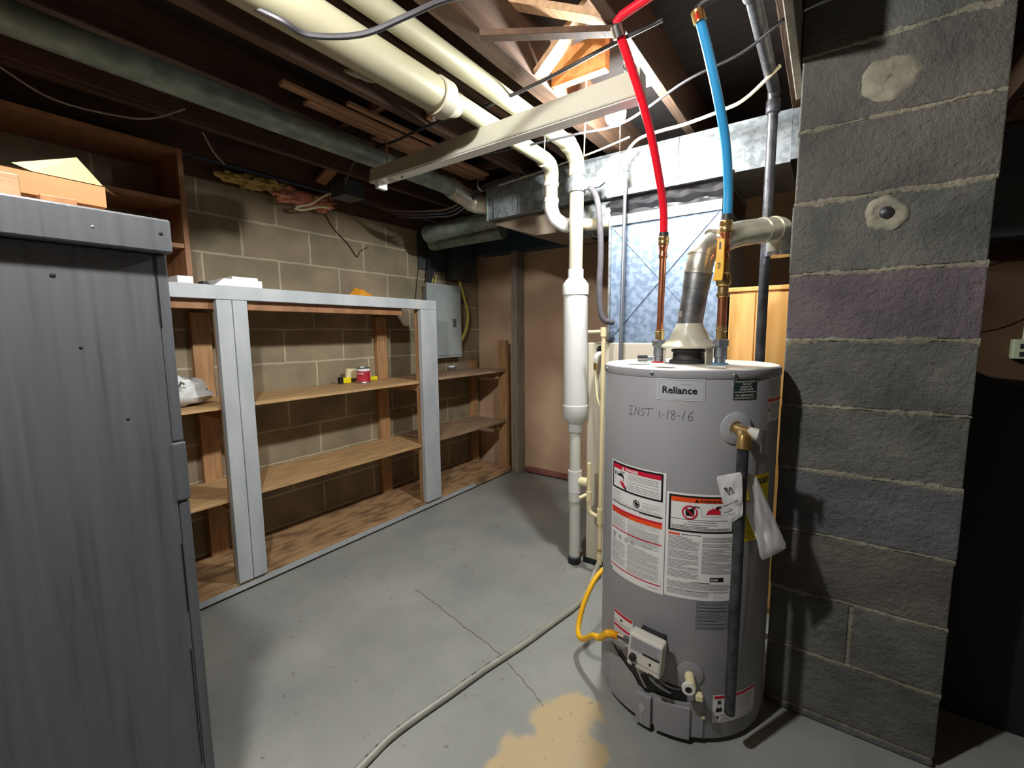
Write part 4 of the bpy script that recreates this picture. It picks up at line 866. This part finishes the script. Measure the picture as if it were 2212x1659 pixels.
P = [Vector(p) for p in [(-.385, 1.594, 1.288), (-.371, 1.594, 1.394), (-.357, 1.594, 1.50), (-.315, 1.63, 1.573), (-.259, 1.70, 1.60), (-.205, 1.79, 1.618), (-.172, 1.845, 1.628)]]
MB().tube([P[0], P[1], P[1]+(P[2]-P[1])*.25], .0405, 32).build('lower_pipe', M['vent'], fp, smooth=True)
MB().tube([P[1]+(P[2]-P[1])*.22, P[1]+(P[2]-P[1])*.75], [.0425, .0435], 32).build('elbow_crimp', M['vent'], fp, smooth=True)
MB().tube(smoothpath([P[1]+(P[2]-P[1])*.7, P[2], P[2]+Vector((.012, .012, .042)), P[3]+Vector((.004, .006, -.004)), P[3]*.55+P[4]*.45], 6), .0425, 32).build('elbow', M['aluvent'], fp, smooth=True)
for q, dr_ in ((P[1]+(P[2]-P[1])*.72, (P[2]-P[1])), (P[2]+Vector((.004, .004, .022)), Vector((.25, .25, 1))), (P[3]+Vector((-.006, -.003, -.002)), Vector((.8, .8, .7)))):
    dr_ = dr_.normalized(); MB().tube([q-dr_*.003, q+dr_*.003], .0455, 32).build('elbow_seam', M['aluvent'], fp, smooth=True)
MB().tube([P[3]*.6+P[4]*.4, P[4], P[5], P[6]], .0415, 32).build('side_run', M['aluvent'], fp, smooth=True)
for t in (.05, .95):
    q = P[5].lerp(P[6], t); dd = (P[6]-P[5]).normalized(); MB().tube([q-dd*.004, q+dd*.004], .0445, 32).build('run_bead', M['aluvent'], fp, smooth=True)
MB().tube(smoothpath([P[6]-(P[6]-P[5])*.1, P[6]+Vector((.012, .022, .0)), P[6]+Vector((.014, .05, -.02)), P[6]+Vector((.012, .062, -.075))], 5), .042, 28).build('end_elbow', M['aluvent'], fp, smooth=True)
MB().tube([P[6]+Vector((.012, .062, -.07)), P[6]+Vector((.012, .062, -.085))], .045, 28).build('end_collar', M['chrome'], fp, smooth=True)
MB().box(-.41, -.398, TY-.0425, TY-.040, 1.325, 1.345).build('flue_sticker', M['studgrey'], fp)

# --- hot side
hs = thing('hot_water_line', 'copper pipe with red plastic tubing rising from the heater top', 'pipe', (-.481, 1.59, 1.17))
x_, y_ = -.482, 1.59
MB().lathe([(.026, 1.1705), (.022, 1.1735), (.001, 1.174)], (x_, y_, 0), seg=24).build('red_ring', M['red'], hs)
MB().lathe([(.0165, 1.172), (.0165, 1.19), (.019, 1.192), (.019, 1.225), (.015, 1.228)], (x_, y_, 0), seg=24).build('nipple', M['steel'], hs, smooth=True)
MB().lathe([(.022, 1.226), (.0245, 1.228), (.0245, 1.246), (.020, 1.25)], (x_, y_, 0), seg=6).build('union_nut', M['steel'], hs)
MB().lathe([(.0145, 1.25), (.0145, 1.268), (.0165, 1.27), (.0165, 1.277), (.0145, 1.279), (.0145, 1.285)], (x_, y_, 0), seg=24).build('brass_adapter', M['brass'], hs, smooth=True)
MB().tube([(x_, y_, 1.28), (-.4775, y_, 1.545)], .0112, 20).build('copper_pipe', M['copper'], hs, smooth=True)
MB().lathe([(.0125, 0), (.0145, .004), (.0145, .012), (.0125, .016), (.0125, .03), (.0145, .034), (.0145, .042), (.0125, .046)], (-.4778, y_, 1.527), seg=24).build('coupling', M['copper'], hs, smooth=True)
MB().lathe([(.0165, 0), (.0175, .002), (.0175, .013), (.0165, .015), (.0175, .017), (.0175, .026), (.014, .03)], (-.477, y_, 1.572), seg=24).build('push_fitting', M['brass'], hs, smooth=True)
MB().tube([(-.477, y_, 1.60), (-.477, y_, 1.613)], .0155, 20).build('collar', M['blackrub'], hs, smooth=True)
MB().tube(smoothpath([(-.477, 1.59, 1.608), (-.475, 1.565, 1.702), (-.477, 1.50, 1.802), (-.484, 1.44, 1.896), (-.497, 1.38, 1.982), (-.511, 1.325, 2.051), (-.522, 1.285, 2.10)], 6), .0125, 18).build('red_tubing', M['red'], hs, smooth=True)
MB().lathe([(.017, 0), (.017, .03), (.014, .033)], (-.523, 1.283, 2.095), (-.2, -.5, 1), 20).build('elbow_fitting', M['chrome'], hs, smooth=True)
MB().tube([(-.529, 1.268, 2.125), (-.51, 1.262, 2.135), (-.30, 1.22, 2.15)], .0115, 16).build('upper_tubing', M['red'], hs, smooth=True)
# --- cold side
cs = thing('cold_water_line', 'copper pipe with yellow handled valve and blue plastic tubing on the heater', 'pipe', (-.283, 1.59, 1.17))
x_ = -.283
MB().lathe([(.028, 1.1705), (.023, 1.1735), (.001, 1.174)], (x_, y_, 0), seg=24).build('blue_ring', M['blue'], cs)
MB().lathe([(.0165, 1.172), (.0165, 1.19), (.020, 1.192), (.020, 1.225), (.015, 1.228)], (x_, y_, 0), seg=24).build('nipple', M['steel'], cs, smooth=True)
MB().lathe([(.023, 1.226), (.0255, 1.228), (.0255, 1.248), (.020, 1.252)], (x_, y_, 0), seg=6).build('union_nut', M['steel'], cs)
MB().lathe([(.0155, 1.25), (.0155, 1.275), (.0175, 1.277), (.0175, 1.284), (.0155, 1.286), (.0155, 1.295)], (x_, y_, 0), seg=24).build('brass_adapter', M['brass'], cs, smooth=True)
MB().tube([(x_, y_, 1.29), (x_, y_, 1.405)], .0145, 20).build('copper_pipe', M['copper'], cs, smooth=True)
vb = MB().lathe([(.016, 1.385), (.019, 1.39), (.019, 1.398), (.0165, 1.40), (.0165, 1.42), (.0215, 1.425), (.0235, 1.44), (.0215, 1.458), (.0165, 1.463), (.0165, 1.50)], (x_, y_, 0), seg=28).build('valve_body', M['brass'], cs, smooth=True)
MB().tube([(x_-.002, y_-.02, 1.442), (x_-.008, y_-.045, 1.445)], .009, 12).build('valve_stem', M['chrome'], vb, smooth=True)
MB().prism([(x_-.022, 1.435), (x_+.006, 1.435), (x_+.008, 1.46), (x_+.008, 1.558), (x_+.002, 1.563), (x_-.008, 1.563), (x_-.013, 1.555), (x_-.018, 1.46)], 'y', y_-.052, y_-.047).build('valve_handle', M['yellowpaint'], vb, bevel=.0015)
v, fcs = text_mesh('NSF', .012, .0003); MB().add([(x_-.001-p[1], y_-.0526, 1.47+p[0]) for p in v], fcs).build('handle_lettering', M['lblack'], vb)
MB().prism([(x_-.007, 1.53), (x_-.002, 1.53), (x_-.002, 1.552), (x_-.007, 1.552)], 'y', y_-.0528, y_-.0521).build('handle_slot', M['lblack'], vb)
MB().lathe([(.0145, 0), (.0165, .003), (.0165, .010), (.0145, .013), (.0145, .040), (.0165, .043), (.0165, .050), (.0145, .053), (.0145, .075), (.0165, .078), (.0165, .085), (.014, .088)], (x_, y_, 1.50), seg=24).build('coupling', M['copper'], cs, smooth=True)
MB().lathe([(.018, 0), (.0195, .002), (.0195, .016), (.018, .018), (.0195, .020), (.0195, .034), (.016, .038)], (x_+.001, y_, 1.588), seg=24).build('push_fitting', M['brass'], cs, smooth=True)
MB().tube([(x_+.002, y_, 1.622), (x_+.003, y_, 1.643)], .0175, 20).build('collar', M['blackrub'], cs, smooth=True)
MB().tube(smoothpath([(-.279, 1.59, 1.638), (-.279, 1.578, 1.727), (-.286, 1.54, 1.851), (-.304, 1.49, 1.966), (-.324, 1.45, 2.066), (-.341, 1.415, 2.14)], 6), .0135, 18).build('blue_tubing', M['blue'], cs, smooth=True)
MB().lathe([(.0175, 0), (.0175, .03), (.014, .034)], (-.341, 1.415, 2.135), (-.25, -.25, 1), 20).build('elbow_fitting', M['brass'], cs, smooth=True)
MB().tube([(-.347, 1.407, 2.165), (-.33, 1.40, 2.172), (-.05, 1.36, 2.178)], .0115, 16).build('upper_tubing', M['blackrub'], cs, smooth=True)
# anode / small fitting left of hot line
an = thing('spare_fitting', 'small chrome plumbing fitting lying on the heater top left of the hot pipe', 'fitting', (-.54, 1.56, 1.17))
MB().tube([(-.545, 1.55, 1.184), (-.515, 1.565, 1.184)], .0125, 6).build('nut', M['chrome'], an)
MB().tube([(-.515, 1.565, 1.184), (-.495, 1.572, 1.184)], .008, 14).build('stub', M['steel'], an, smooth=True)

# --- T&P valve and discharge pipe
n, t = frame(-47)
MB().lathe([(.047, 0), (.047, .002), (.045, .003), (.021, .004), (.020, .001)], T(-47.5, 1.002, .0005), n, 40).build('escutcheon', M['badge'], wh, smooth=True)['label'] = 'pale round escutcheon around the relief valve'
tp = MB().tube([T(-47, 1.002, -.002), T(-47, 1.0, .03), T(-46, .998, .045)], [.0165, .0155, .016], 20).build('relief_valve', M['brass'], wh, smooth=True)
pc = Vector((-.1715, 1.3465, 0))
MB().tube([T(-46, 1.0, .02)+Vector((0, 0, 0)), Vector((pc.x+.002, pc.y+.004, .985)), Vector((pc.x, pc.y, .955))], [.017, .018, .0195], 20).build('valve_outlet', M['brass'], tp, smooth=True)
MB().tube([T(-46, .998, .035), T(-42, .992, .052)], .0175, 20).build('valve_bonnet', M['pvc_grey'], tp, smooth=True)
q = T(-40, .975, .062); MB().obox(q, (n.x, n.y, 0), (t.x, t.y, 0), (0, 0, 1), .003, .007, .032).build('test_lever', M['chrome'], tp, bevel=.001)
MB().tube([(pc.x, pc.y, .962), (pc.x, pc.y, .155)], .0150, 24).build('discharge_pipe', M['blackiron'], wh, smooth=True)['label'] = 'black iron discharge pipe hanging down the front'
# --- manual pouch behind the discharge pipe
pch = thing('manual_pouch', 'clear plastic pouch with folded manual tucked behind the black discharge pipe', 'pouch', (-.15, 1.37, .6))
def pillow(c4_, th, m, name, par, crinkle=.003, seed=1, nu=18, nv=24, nrm=(-.2, -.95, .1), rnd=5):
    r = random.Random(seed); a, b_, c, d_ = [Vector(q) for q in c4_]; nv3 = Vector(nrm).normalized(); vs = []; fs = []
    ph = [r.uniform(0, 6) for _ in range(6)]
    def P(u, v): 
        k = (1-abs(2*u-1)**rnd)**(1/rnd) if rnd else 1
        vv = .5+(v-.5)*(.86+.14*k)
        return (a*(1-u)+b_*u)*(1-vv)+(d_*(1-u)+c*u)*vv
    for side in (1, -1):
        for j in range(nv+1):
            for i in range(nu+1):
                u, v = i/nu, j/nv; e = (max(0, 1-abs(2*u-1)**4)*max(0, 1-abs(2*v-1)**6))**.5
                w_ = math.sin(9*u+5*v+ph[0])*math.sin(6*v-4*u+ph[1])+.6*math.sin(17*v+ph[2]+8*u)*math.sin(11*u+ph[3])
                vs.append(P(u, v)+nv3*(side*th/2*e+crinkle*w_*(.3+e)))
    N1 = (nu+1)*(nv+1)
    for sd in (0, 1):
        for j in range(nv):
            for i in range(nu): q = sd*N1+j*(nu+1)+i; fs.append((q, q+1, q+nu+2, q+nu+1))
    return MB().add(vs, fs).build(name, m, par, smooth=True)
pillow([(-.236, 1.337, .868), (-.168, 1.321, .898), (-.160, 1.324, .775), (-.196, 1.332, .735)], .008, M['poly'], 'pouch_top', pch, .0025, 3)
pillow([(-.168, 1.366, .885), (-.140, 1.374, .878), (-.056, 1.424, .668), (-.118, 1.396, .622)], .02, M['poly'], 'pouch_bottom', pch, .003, 5)
pillow([(-.172, 1.364, .80), (-.142, 1.374, .80), (-.064, 1.418, .668), (-.112, 1.396, .640)], .008, M['paper'], 'manual', pch, .001, 6, rnd=0)
pillow([(-.226, 1.337, .858), (-.178, 1.325, .88), (-.166, 1.327, .785), (-.194, 1.334, .752)], .003, M['paper'], 'manual_cover', pch, .0012, 7, rnd=0)
def onsheet(txt, size, o, ux, uy, name, bold=0):
    v, ff = text_mesh(txt, size, bold); o = Vector(o); ux = Vector(ux).normalized(); uy = Vector(uy).normalized()
    MB().add([o+ux*p[0]+uy*p[1] for p in v], ff).build(name, M['lblack'], pch)
ux = Vector((.75, -.18, .62)); uy = Vector((-.6, .0, .78))
onsheet('Re', .020, (-.203, 1.3180, .832), ux, uy, 'cover_lettering', .0006)
onsheet('Natural Gas', .010, (-.208, 1.3200, .787), ux, uy, 'cover_lettering', .0002)
onsheet('Heater', .010, (-.204, 1.3190, .770), ux, uy, 'cover_lettering', .0002)
# --- gas control valve
nn, tt = frame(-93); cc = T(-92, .303, .052)
tl_ = math.radians(4); ta = tt*math.cos(tl_)-Vector((0, 0, 1))*math.sin(tl_); ua = tt*math.sin(tl_)+Vector((0, 0, 1))*math.cos(tl_)
gv = MB().obox(cc-nn*.03, nn, ta, ua, .03, .038, .045).build('gas_valve', M['blackrub'], wh, bevel=.004)
gc = MB().obox(cc, nn, ta, ua, .022, .053, .055).build('valve_cover', mat('offwhite', srgb(216, 213, 204), rough=.45), gv, bevel=.008); gc['label'] = 'off-white plastic cover'
def onv(a, b_, off=.0): return cc+nn*(.0225+off)+ta*a+ua*b_
MB().add([onv(-.045, .047), onv(.047, .047), onv(.047, .002), onv(-.045, .002)], [(0, 1, 2, 3)]).build('valve_label', M['badge'], gc)
bb = MB(); r = random.Random(5)
for k in range(9):
    u = -.042
    while u < .04:
        wd = r.uniform(.003, .008); bb.add([onv(u, .043-.0042*k, .0005), onv(u+wd, .043-.0042*k, .0005), onv(u+wd, .0418-.0042*k, .0005), onv(u, .0418-.0042*k, .0005)], [(0, 1, 2, 3)]); u += wd+.0015
bb.add([onv(-.005, .009, .0008), onv(.046, .009, .0008), onv(.046, .0025, .0008), onv(-.005, .0025, .0008)], [(0, 1, 2, 3)])
bb.build('label_print', M['lblack'], gc)
MB().lathe([(.011, 0), (.011, .012), (.009, .014), (.001, .014)], onv(-.033, -.018, -.002), nn, 20).build('knob', M['black'], gc, smooth=True)
MB().lathe([(.004, 0), (.003, .003), (.001, .003)], onv(.020, -.018, -.001), nn, 10).build('indicator', M['black'], gc)
MB().obox(onv(-.03, -.05, -.001), nn, ta, ua, .002, .005, .006).build('slot', M['black'], gc); MB().obox(onv(.025, -.052, -.001), nn, ta, ua, .002, .008, .005).build('slot', M['black'], gc)
MB().obox(onv(0, -.034, .0), nn, ta, ua, .0006, .05, .0005).build('cover_seam', M['lgrey'], gc)
gu = onv(-.058, .0, -.03); MB().tube([gu, gu-ta*.020], .0125, 6).build('union_nut', M['chrome'], gv); MB().tube([gu-ta*.020, gu-ta*.040], .0105, 8).build('flare_nut', M['chrome'], gv)
# flexible yellow gas connector
e0 = gu-ta*.038
gpth = smoothpath([(-.70, 1.80, .28), (-.712, 1.70, .285), (-.728, 1.62, .262), (-.743, 1.555, .193), (-.745, 1.51, .128), (-.73, 1.475, .103), (-.695, 1.44, .117), (-.64, 1.41, .172), (-.60, 1.385, .196), (e0+Vector((-.04, .012, -.014))), e0], 10)
rad = []
L_ = len(gpth)
for i in range(L_): rad.append(.0105)
yc = thing('gas_connector', 'yellow coated flexible gas hose looping to the heater gas valve', 'hose', (-.7, 1.5, .1))
MB().tube(gpth[:int(L_*.78)], .0102, 14).build('smooth_hose', M['yellow'], yc, smooth=True)
tail = gpth[int(L_*.78)-1:]; dense = smoothpath(tail, 6); MB().tube(dense, [.0102+.0014*(i % 3 == 0) for i in range(len(dense))], 14).build('ribbed_end', M['yellow'], yc, smooth=True)
# drain valve
n2, t2 = frame(-69)
MB().lathe([(.040, 0), (.040, .002), (.038, .003), (.013, .003)], T(-69, .235, .0006), n2, 36).build('drain_escutcheon', M['tank'], wh, smooth=True)
dv = MB().tube([T(-69, .232, 0), T(-69, .226, .045)], .014, 18).build('drain_valve', M['cream'], wh, smooth=True)
MB().lathe([(.018, 0), (.0185, .002), (.0185, .012), (.0105, .013), (.010, .004)], T(-70.5, .222, .040), (n2-.0*t2), 24).build('outlet_ring', M['white'], dv, smooth=True)
MB().lathe([(.0095, 0), (.001, .001)], T(-70.5, .222, .0525), n2, 16).build('outlet_hole', M['black'], dv)
MB().obox(T(-65, .200, .045), n2, t2, (0, 0, 1), .01, .010, .010).build('drain_handle', M['cream'], dv, bevel=.003)
# burner access: shroud, opening, tubes
b = MB(); a0, a1 = -128, -60
def shell(bb, ph0, ph1, zf0, zf1, off, th=.002, n=30, mi=0):
    vs = []; fs = []
    for i in range(n+1):
        ph = ph0+(ph1-ph0)*i/n
        for o_, z in ((off, zf0(ph)), (off, zf1(ph)), (off-th, zf1(ph)), (off-th, zf0(ph))): vs.append(T(ph, z, o_))
    for i in range(n):
        for k in range(4): k2 = (k+1) % 4; q = i*4; fs.append((q+k, q+k2, q+4+k2, q+4+k))
    fs += [(0, 1, 2, 3), (n*4+3, n*4+2, n*4+1, n*4)]
    bb.add(vs, fs, mi)
def ztop(ph):
    if ph < -104: return .215-(ph+128)/24*.055
    if ph < -99: return .16-(ph+104)/5*.035
    if ph < -91: return .125+.012*abs(ph+95)/4
    if ph < -72: return .140
    return .140+(ph+72)/12*.01
shell(b, a0, a1, lambda p: .030, ztop, .006)
bd = b.build('burner_shroud', M['tank'], wh, smooth=True)
b = MB(); shell(b, -118, -70, lambda p: ztop(p)-.01, lambda p: ztop(p)+(.018 if p < -104 else .045 if p > -99 else .03), .0022); b.build('burner_opening', M['lblack'], bd)
b = MB(); shell(b, -101, -91, lambda p: .020, lambda p: .125, .020, .014, 10); b.build('shroud_channel', M['tank'], bd, bevel=.003)
b = MB(); shell(b, -89, -68, lambda p: .022, lambda p: .128, .014, .008, 14); b.build('shroud_door', M['tank'], bd, bevel=.002)
d = Decal(-98.5, .098, ['badge'], .0212); d.poly([(.001, .012), (.006, .004), (.008, -.001), (.012, .003), (.020, .009), (.020, .018), (.016, .026), (.0125, .030), (.0115, .036), (.012, .070), (.0085, .072), (.0085, .038), (.005, .030), (.001, .020)], 0, 0); o = d.done('paint_drip'); o['label'] = 'pale paint drip on the shroud'
MB().tube(smoothpath([onv(-.012, -.05, -.02), T(-98, .22, .035), T(-97, .19, .028), T(-95, .15, .012)], 5), .003, 8).build('pilot_wire', M['white'], gv, smooth=True)
MB().tube(smoothpath([onv(.012, -.05, -.02), T(-90, .215, .04), T(-85, .19, .03), T(-80, .165, .008)], 5), .006, 12).build('burner_tube', M['chrome'], gv, smooth=True)
MB().tube(smoothpath([onv(.022, -.05, -.02), T(-87, .225, .042), T(-80, .20, .032), T(-74, .185, .01)], 5), .0025, 8).build('thermocouple', M['chrome'], gv, smooth=True)
MB().tube(smoothpath([onv(0, -.05, -.02), T(-94, .21, .03), T(-88, .18, .02), T(-84, .155, .004)], 5), .004, 8).build('gas_tube', M['blackrub'], gv, smooth=True)
MB().lathe([(.006, 0), (.006, .003), (.001, .004)], T(-60, .10, .0062), frame(-60)[0], 12).build('shroud_screw', M['cream'], bd)
for p in (-150, -90, -30, 30, 150):
    q = T(p, .0, -.045); MB().box(q.x-.015, q.x+.015, q.y-.015, q.y+.015, 0, .018).build('foot', M['black'], wh)

# ================================================================ SUMP HOSE ON THE FLOOR
sh = thing('floor_hose', 'long grey flexible hose curving across the floor toward the camera', 'hose', (-.95, 1.3, 0))
R_ = .0125
MB().tube(smoothpath([(-.900, 2.04, .085), (-.905, 2.0, .05), (-.90, 1.93, .02), (-.888, 1.84, R_), (-.886, 1.738, R_), (-.914, 1.578, R_), (-.944, 1.405, R_), (-.987, 1.215, R_), (-1.014, 1.063, R_), (-1.043, .914, R_), (-1.057, .811, R_), (-1.053, .721, R_), (-1.044, .55, R_)], 10), R_, 16).build('hose', mat('hosegrey', srgb(150, 148, 138), srgb(166, 164, 152), .35, scale=10), sh, smooth=True)
rr = random.Random(2)
pth = smoothpath([(-.914, 1.578, 0), (-.944, 1.405, 0), (-.987, 1.215, 0), (-1.014, 1.063, 0), (-1.043, .914, 0), (-1.057, .811, 0), (-1.053, .721, 0)], 14)
b = MB()
for i in range(4, len(pth)-1, 2):
    if rr.random() < .55:
        p, q = pth[i], pth[min(i+rr.choice((1, 2)), len(pth)-1)]; dirn = (q-p).normalized(); side = Vector((dirn.y, -dirn.x, 0)); a = rr.uniform(.2, 1.3)
        for e in range(1):
            o1 = side*math.cos(a)*(R_+.0006)+Vector((0, 0, R_+math.sin(a)*(R_+.0006))); o2 = side*math.cos(a+.25)*(R_+.0006)+Vector((0, 0, R_+math.sin(a+.25)*(R_+.0006)))
            b.add([p+o1, q+o1, q+o2, p+o2], [(0, 1, 2, 3)])
b.build('scuff_marks', M['lblack'], sh)

# ================================================================ LIGHTS OF THE PLACE AND ADDED FILL
# fluorescent strip (switched off)
fx = thing('fluorescent_fixture', 'long off-white metal fluorescent strip fixture hanging under the joists, unlit', 'light fixture', (-1.18, 1.48, 1.99))
prof = [(1.446, 2.005), (1.45, 2.0), (1.515, 2.0), (1.52, 2.005), (1.51, 2.062), (1.456, 2.065)]
def fpt(x, p): t_ = (x+1.845)/1.33; return (x, p[0]-.025*t_, p[1]+(.018*t_ if p[1] > 2.03 else 0))
b = MB(); n = len(prof)
vs = [fpt(-1.845, p) for p in prof]+[fpt(-.515, p) for p in prof]
b.add(vs, [tuple(range(n)), tuple(range(2*n-1, n-1, -1))]+[(i, (i+1) % n, n+(i+1) % n, n+i) for i in range(n)])
b.build('housing', M['fixture'], fx, bevel=.002)
b = MB(); pr2 = [(1.452, 1.9995), (1.454, 1.996), (1.508, 1.996), (1.512, 1.9995)]; vs = [fpt(-1.70, p) for p in pr2]+[fpt(-.52, p) for p in pr2]
b.add(vs, [(0, 1, 2, 3), (7, 6, 5, 4)]+[(i, (i+1) % 4, 4+(i+1) % 4, 4+i) for i in range(4)]); b.build('ballast_cover', M['fixture_white'], fx, bevel=.002)
for xa in (-1.80,):
    MB().box(xa-.012, xa+.012, 1.455, 1.51, 1.97, 1.9995).build('lamp_holder', M['white'], fx, bevel=.003)
MB().lathe([(.006, 0), (.001, .001)], (-1.62, 1.4535, 1.984), (0, -1, -.4), 14).build('blue_knockout', mat('bluedot', srgb(60, 96, 120)), fx)
def chain(name, p0, p1, m, lab, n=7, r=.0016, ll=.012):
    t = thing(name, lab, 'chain', p0); p0 = Vector(p0); p1 = Vector(p1); b = MB(); d = (p1-p0); L2 = d.length; d.normalize(); a = Vector((0, 1, 0)) if abs(d.y) < .8 else Vector((1, 0, 0)); u = d.cross(a).normalized(); v = d.cross(u)
    k = 0; s0 = 0
    while s0 < L2:
        c = p0+d*(s0+ll*.7); w = u if k % 2 else v
        b.tube([c+d*ll*.7*math.cos(x)+w*ll*.4*math.sin(x) for x in [2*math.pi*i/10 for i in range(11)]], r, 6, caps=False); s0 += ll*1.15; k += 1
    b.build('links', m, t, smooth=True); return t
chain('hanging_chain', (-1.76, 1.49, 2.065), (-1.77, 1.50, 2.20), M['brass'], 'small brass chain holding the left end of the light fixture')
chain('hanging_chain', (-.57, 1.46, 2.065), (-.585, 1.46, 2.20), M['chrome'], 'small silver chain holding the right end of the light fixture')
# bare bulb
BX, BY, BZ = -.737, 1.78, 2.134
def bulb(x, y, z, glow, lab, k=1.0):
    t = thing('bare_bulb', lab, 'light bulb', (x, y, z))
    MB().lathe([(.001, -.036*k), (.015*k, -.033*k), (.027*k, -.023*k), (.033*k, -.008*k), (.033*k, .004*k), (.026*k, .020*k), (.015, .034), (.0135, .040)], (x, y, z), seg=28).build('glass', glow, t, smooth=True)
    s = MB().lathe([(.0145, .040), (.016, .041), (.022, .060), (.045, .072), (.045, .085)], (x, y, z), seg=28).build('socket', M['white'], t, smooth=True)
    return t
t = bulb(BX, BY, BZ, M['bulb_glow'], 'glowing bare light bulb in a white socket near the plenum', 1.22)
o = MB().box(-.922, -.602, BY-.045, BY+.045, BZ+.086, BZ+.105).build('socket_board', M['lath']); tag(o, 'short board between the joists carrying the bare bulb socket', 'board')
b = MB()
for k in range(46): b.lathe([(.0006, -.002), (.0018, 0), (.0006, .002)], (BX+.02, BY-.0, BZ+.03-.006*k), seg=6)
o = b.build('bulb_pull_chain', M['chrome'], t)
o['label'] = 'fine beaded pull chain'
t = bulb(-.76, .15, 2.14, M['bulb_glow2'], 'glowing bare light bulb above and behind the picture, near the cabinet')
o = MB().box(-.922, -.602, .1, .2, 2.226, 2.244).build('socket_board', M['lath']); tag(o, 'short board carrying the second bare bulb socket near the cabinet', 'board')
t = bulb(1.9, .6, 2.15, M['fill_glow'], 'added unseen fill bulb in the room to the right')  # unseen lamp added as weak warm fill

# ---- cables at the ceiling
cable('black_ceiling_cable', [(-2.28, 1.62, 2.12), (-2.1, 1.56, 2.185), (-1.9, 1.53, 2.197), (-1.7, 1.50, 2.175), (-1.466, 1.505, 2.19), (-1.2, 1.49, 2.17), (-.99, 1.50, 2.185), (-.8, 1.46, 2.175), (-.637, 1.454, 2.19), (-.45, 1.43, 2.19)], .0065, M['blackrub'], 'black cable crossing under the joists from the galvanized pipe past the bulb')
cable('black_sagging_cable', [(-1.27, .42, 2.17), (-1.2, .55, 2.08), (-1.118, .64, 2.03), (-1.1, .70, 2.02), (-1.0, .78, 2.025), (-.9, .84, 2.06), (-.82, .90, 2.10), (-.72, .97, 2.12), (-.62, 1.05, 2.16), (-.52, 1.09, 2.19)], .0075, M['blackrub'], 'black cable sagging below the thick cream pipe near the top of the picture')
cable('old_wire', [(-1.55, 1.75, 2.13), (-1.26, 1.79, 2.125), (-.953, 1.84, 2.13), (-.74, 1.87, 2.135), (-.45, 1.70, 2.135), (-.266, 1.62, 2.125), (-.15, 1.55, 2.14)], .005, M['blackrub'], 'thin dusty dark wire strung below the bulb across the pipes')
cable('old_wire', [(-1.6, 2.16, 2.12), (-1.3, 2.19, 2.155), (-1.0, 2.14, 2.16), (-.8, 2.1, 2.17)], .005, M['studgrey'], 'grey dusty wire running just before the trunk duct top')
for k in range(3):
    cable('bundled_cable', [(-2.45, 1.95+.03*k, 2.10), (-2.3, 2.02+.02*k, 2.06-.014*k), (-2.1, 2.10+.02*k, 2.045-.014*k), (-1.95, 2.15+.02*k, 2.055-.014*k), (-1.75, 2.21, 2.155-.01*k), (-1.5, 2.235, 2.188-.008*k)], .006, M['blackrub' if k else 'dark_joist'], ['brown highest', 'black middle', 'black lowest'][k]+' cable of the bundle sagging past the round duct elbow', 'cable', 'cable bundle at the duct end')
o = MB().tube(smoothpath([(-1.75, 2.17, 2.19), (-1.752, 2.16, 2.15), (-1.745, 2.18, 2.125), (-1.74, 2.21, 2.13)], 4), .006, 8).build('cable_hook', M['chrome'], smooth=True); tag(o, 'small shiny hook holding the cable bundle by the duct', 'hook')
o = MB().tube(smoothpath([(-1.42, 1.47, 2.199), (-1.425, 1.46, 2.18), (-1.41, 1.455, 2.172)], 3), .005, 8).build('cable_staple', M['white'], smooth=True); tag(o, 'small white staple clip on the black ceiling cable', 'clip')
cable('white_string', [(-.78, 1.605, 2.209), (-.783, 1.6, 2.0), (-.784, 1.6, 1.935)], .0025, M['white'], 'white cord hanging left of the bare bulb', 'string')

# ================================================================ ROOM BEYOND THE CHIMNEY
db = thing('dark_block', 'black low block with a sloped top right of the chimney', 'cabinet', (.9, 2.2, 0))  # plain black solid, its top sloping down to the right
MB().prism([(.35, .0), (1.6, .0), (1.6, .95), (.467, 1.10), (.35, 1.165)], 'y', 1.95, 2.5).build('body', mat('blockblack', srgb(16, 17, 20), rough=.7), db, bevel=.004)
ot = thing('outlet_box', 'pale green outlet box on the brown far wall right of the chimney', 'outlet', (.82, YB, 1.17))
MB().box(.775, .86, YB-.05, YB, 1.12, 1.22).build('box', M['greenbox'], ot, bevel=.006)
for z in (1.145, 1.185): MB().box(.80, .84, YB-.053, YB-.0495, z-.012, z+.012).build('receptacle', M['blackrub'], ot, bevel=.002)
MB().tube([(.82, YB-.018, 1.22), (.83, YB-.018, 1.695)], .009, 10).build('conduit', M['greenbox'], ot, smooth=True)
cable('wall_wire', [(.6, YB-.009, 1.55), (.66, YB-.009, 1.6), (.75, YB-.009, 1.63), (.9, YB-.009, 1.67)], .004, M['dark_joist'], 'thin brown wire curving up the brown far wall, the upper one')
cable('wall_wire', [(.58, YB-.009, 1.27), (.66, YB-.009, 1.26), (.75, YB-.009, 1.29), (.83, YB-.009, 1.34)], .004, M['dark_joist'], 'thin brown wire curving toward the outlet box, the lower one')

for o in bpy.data.objects:
    if '_o' in o: del o['_o']
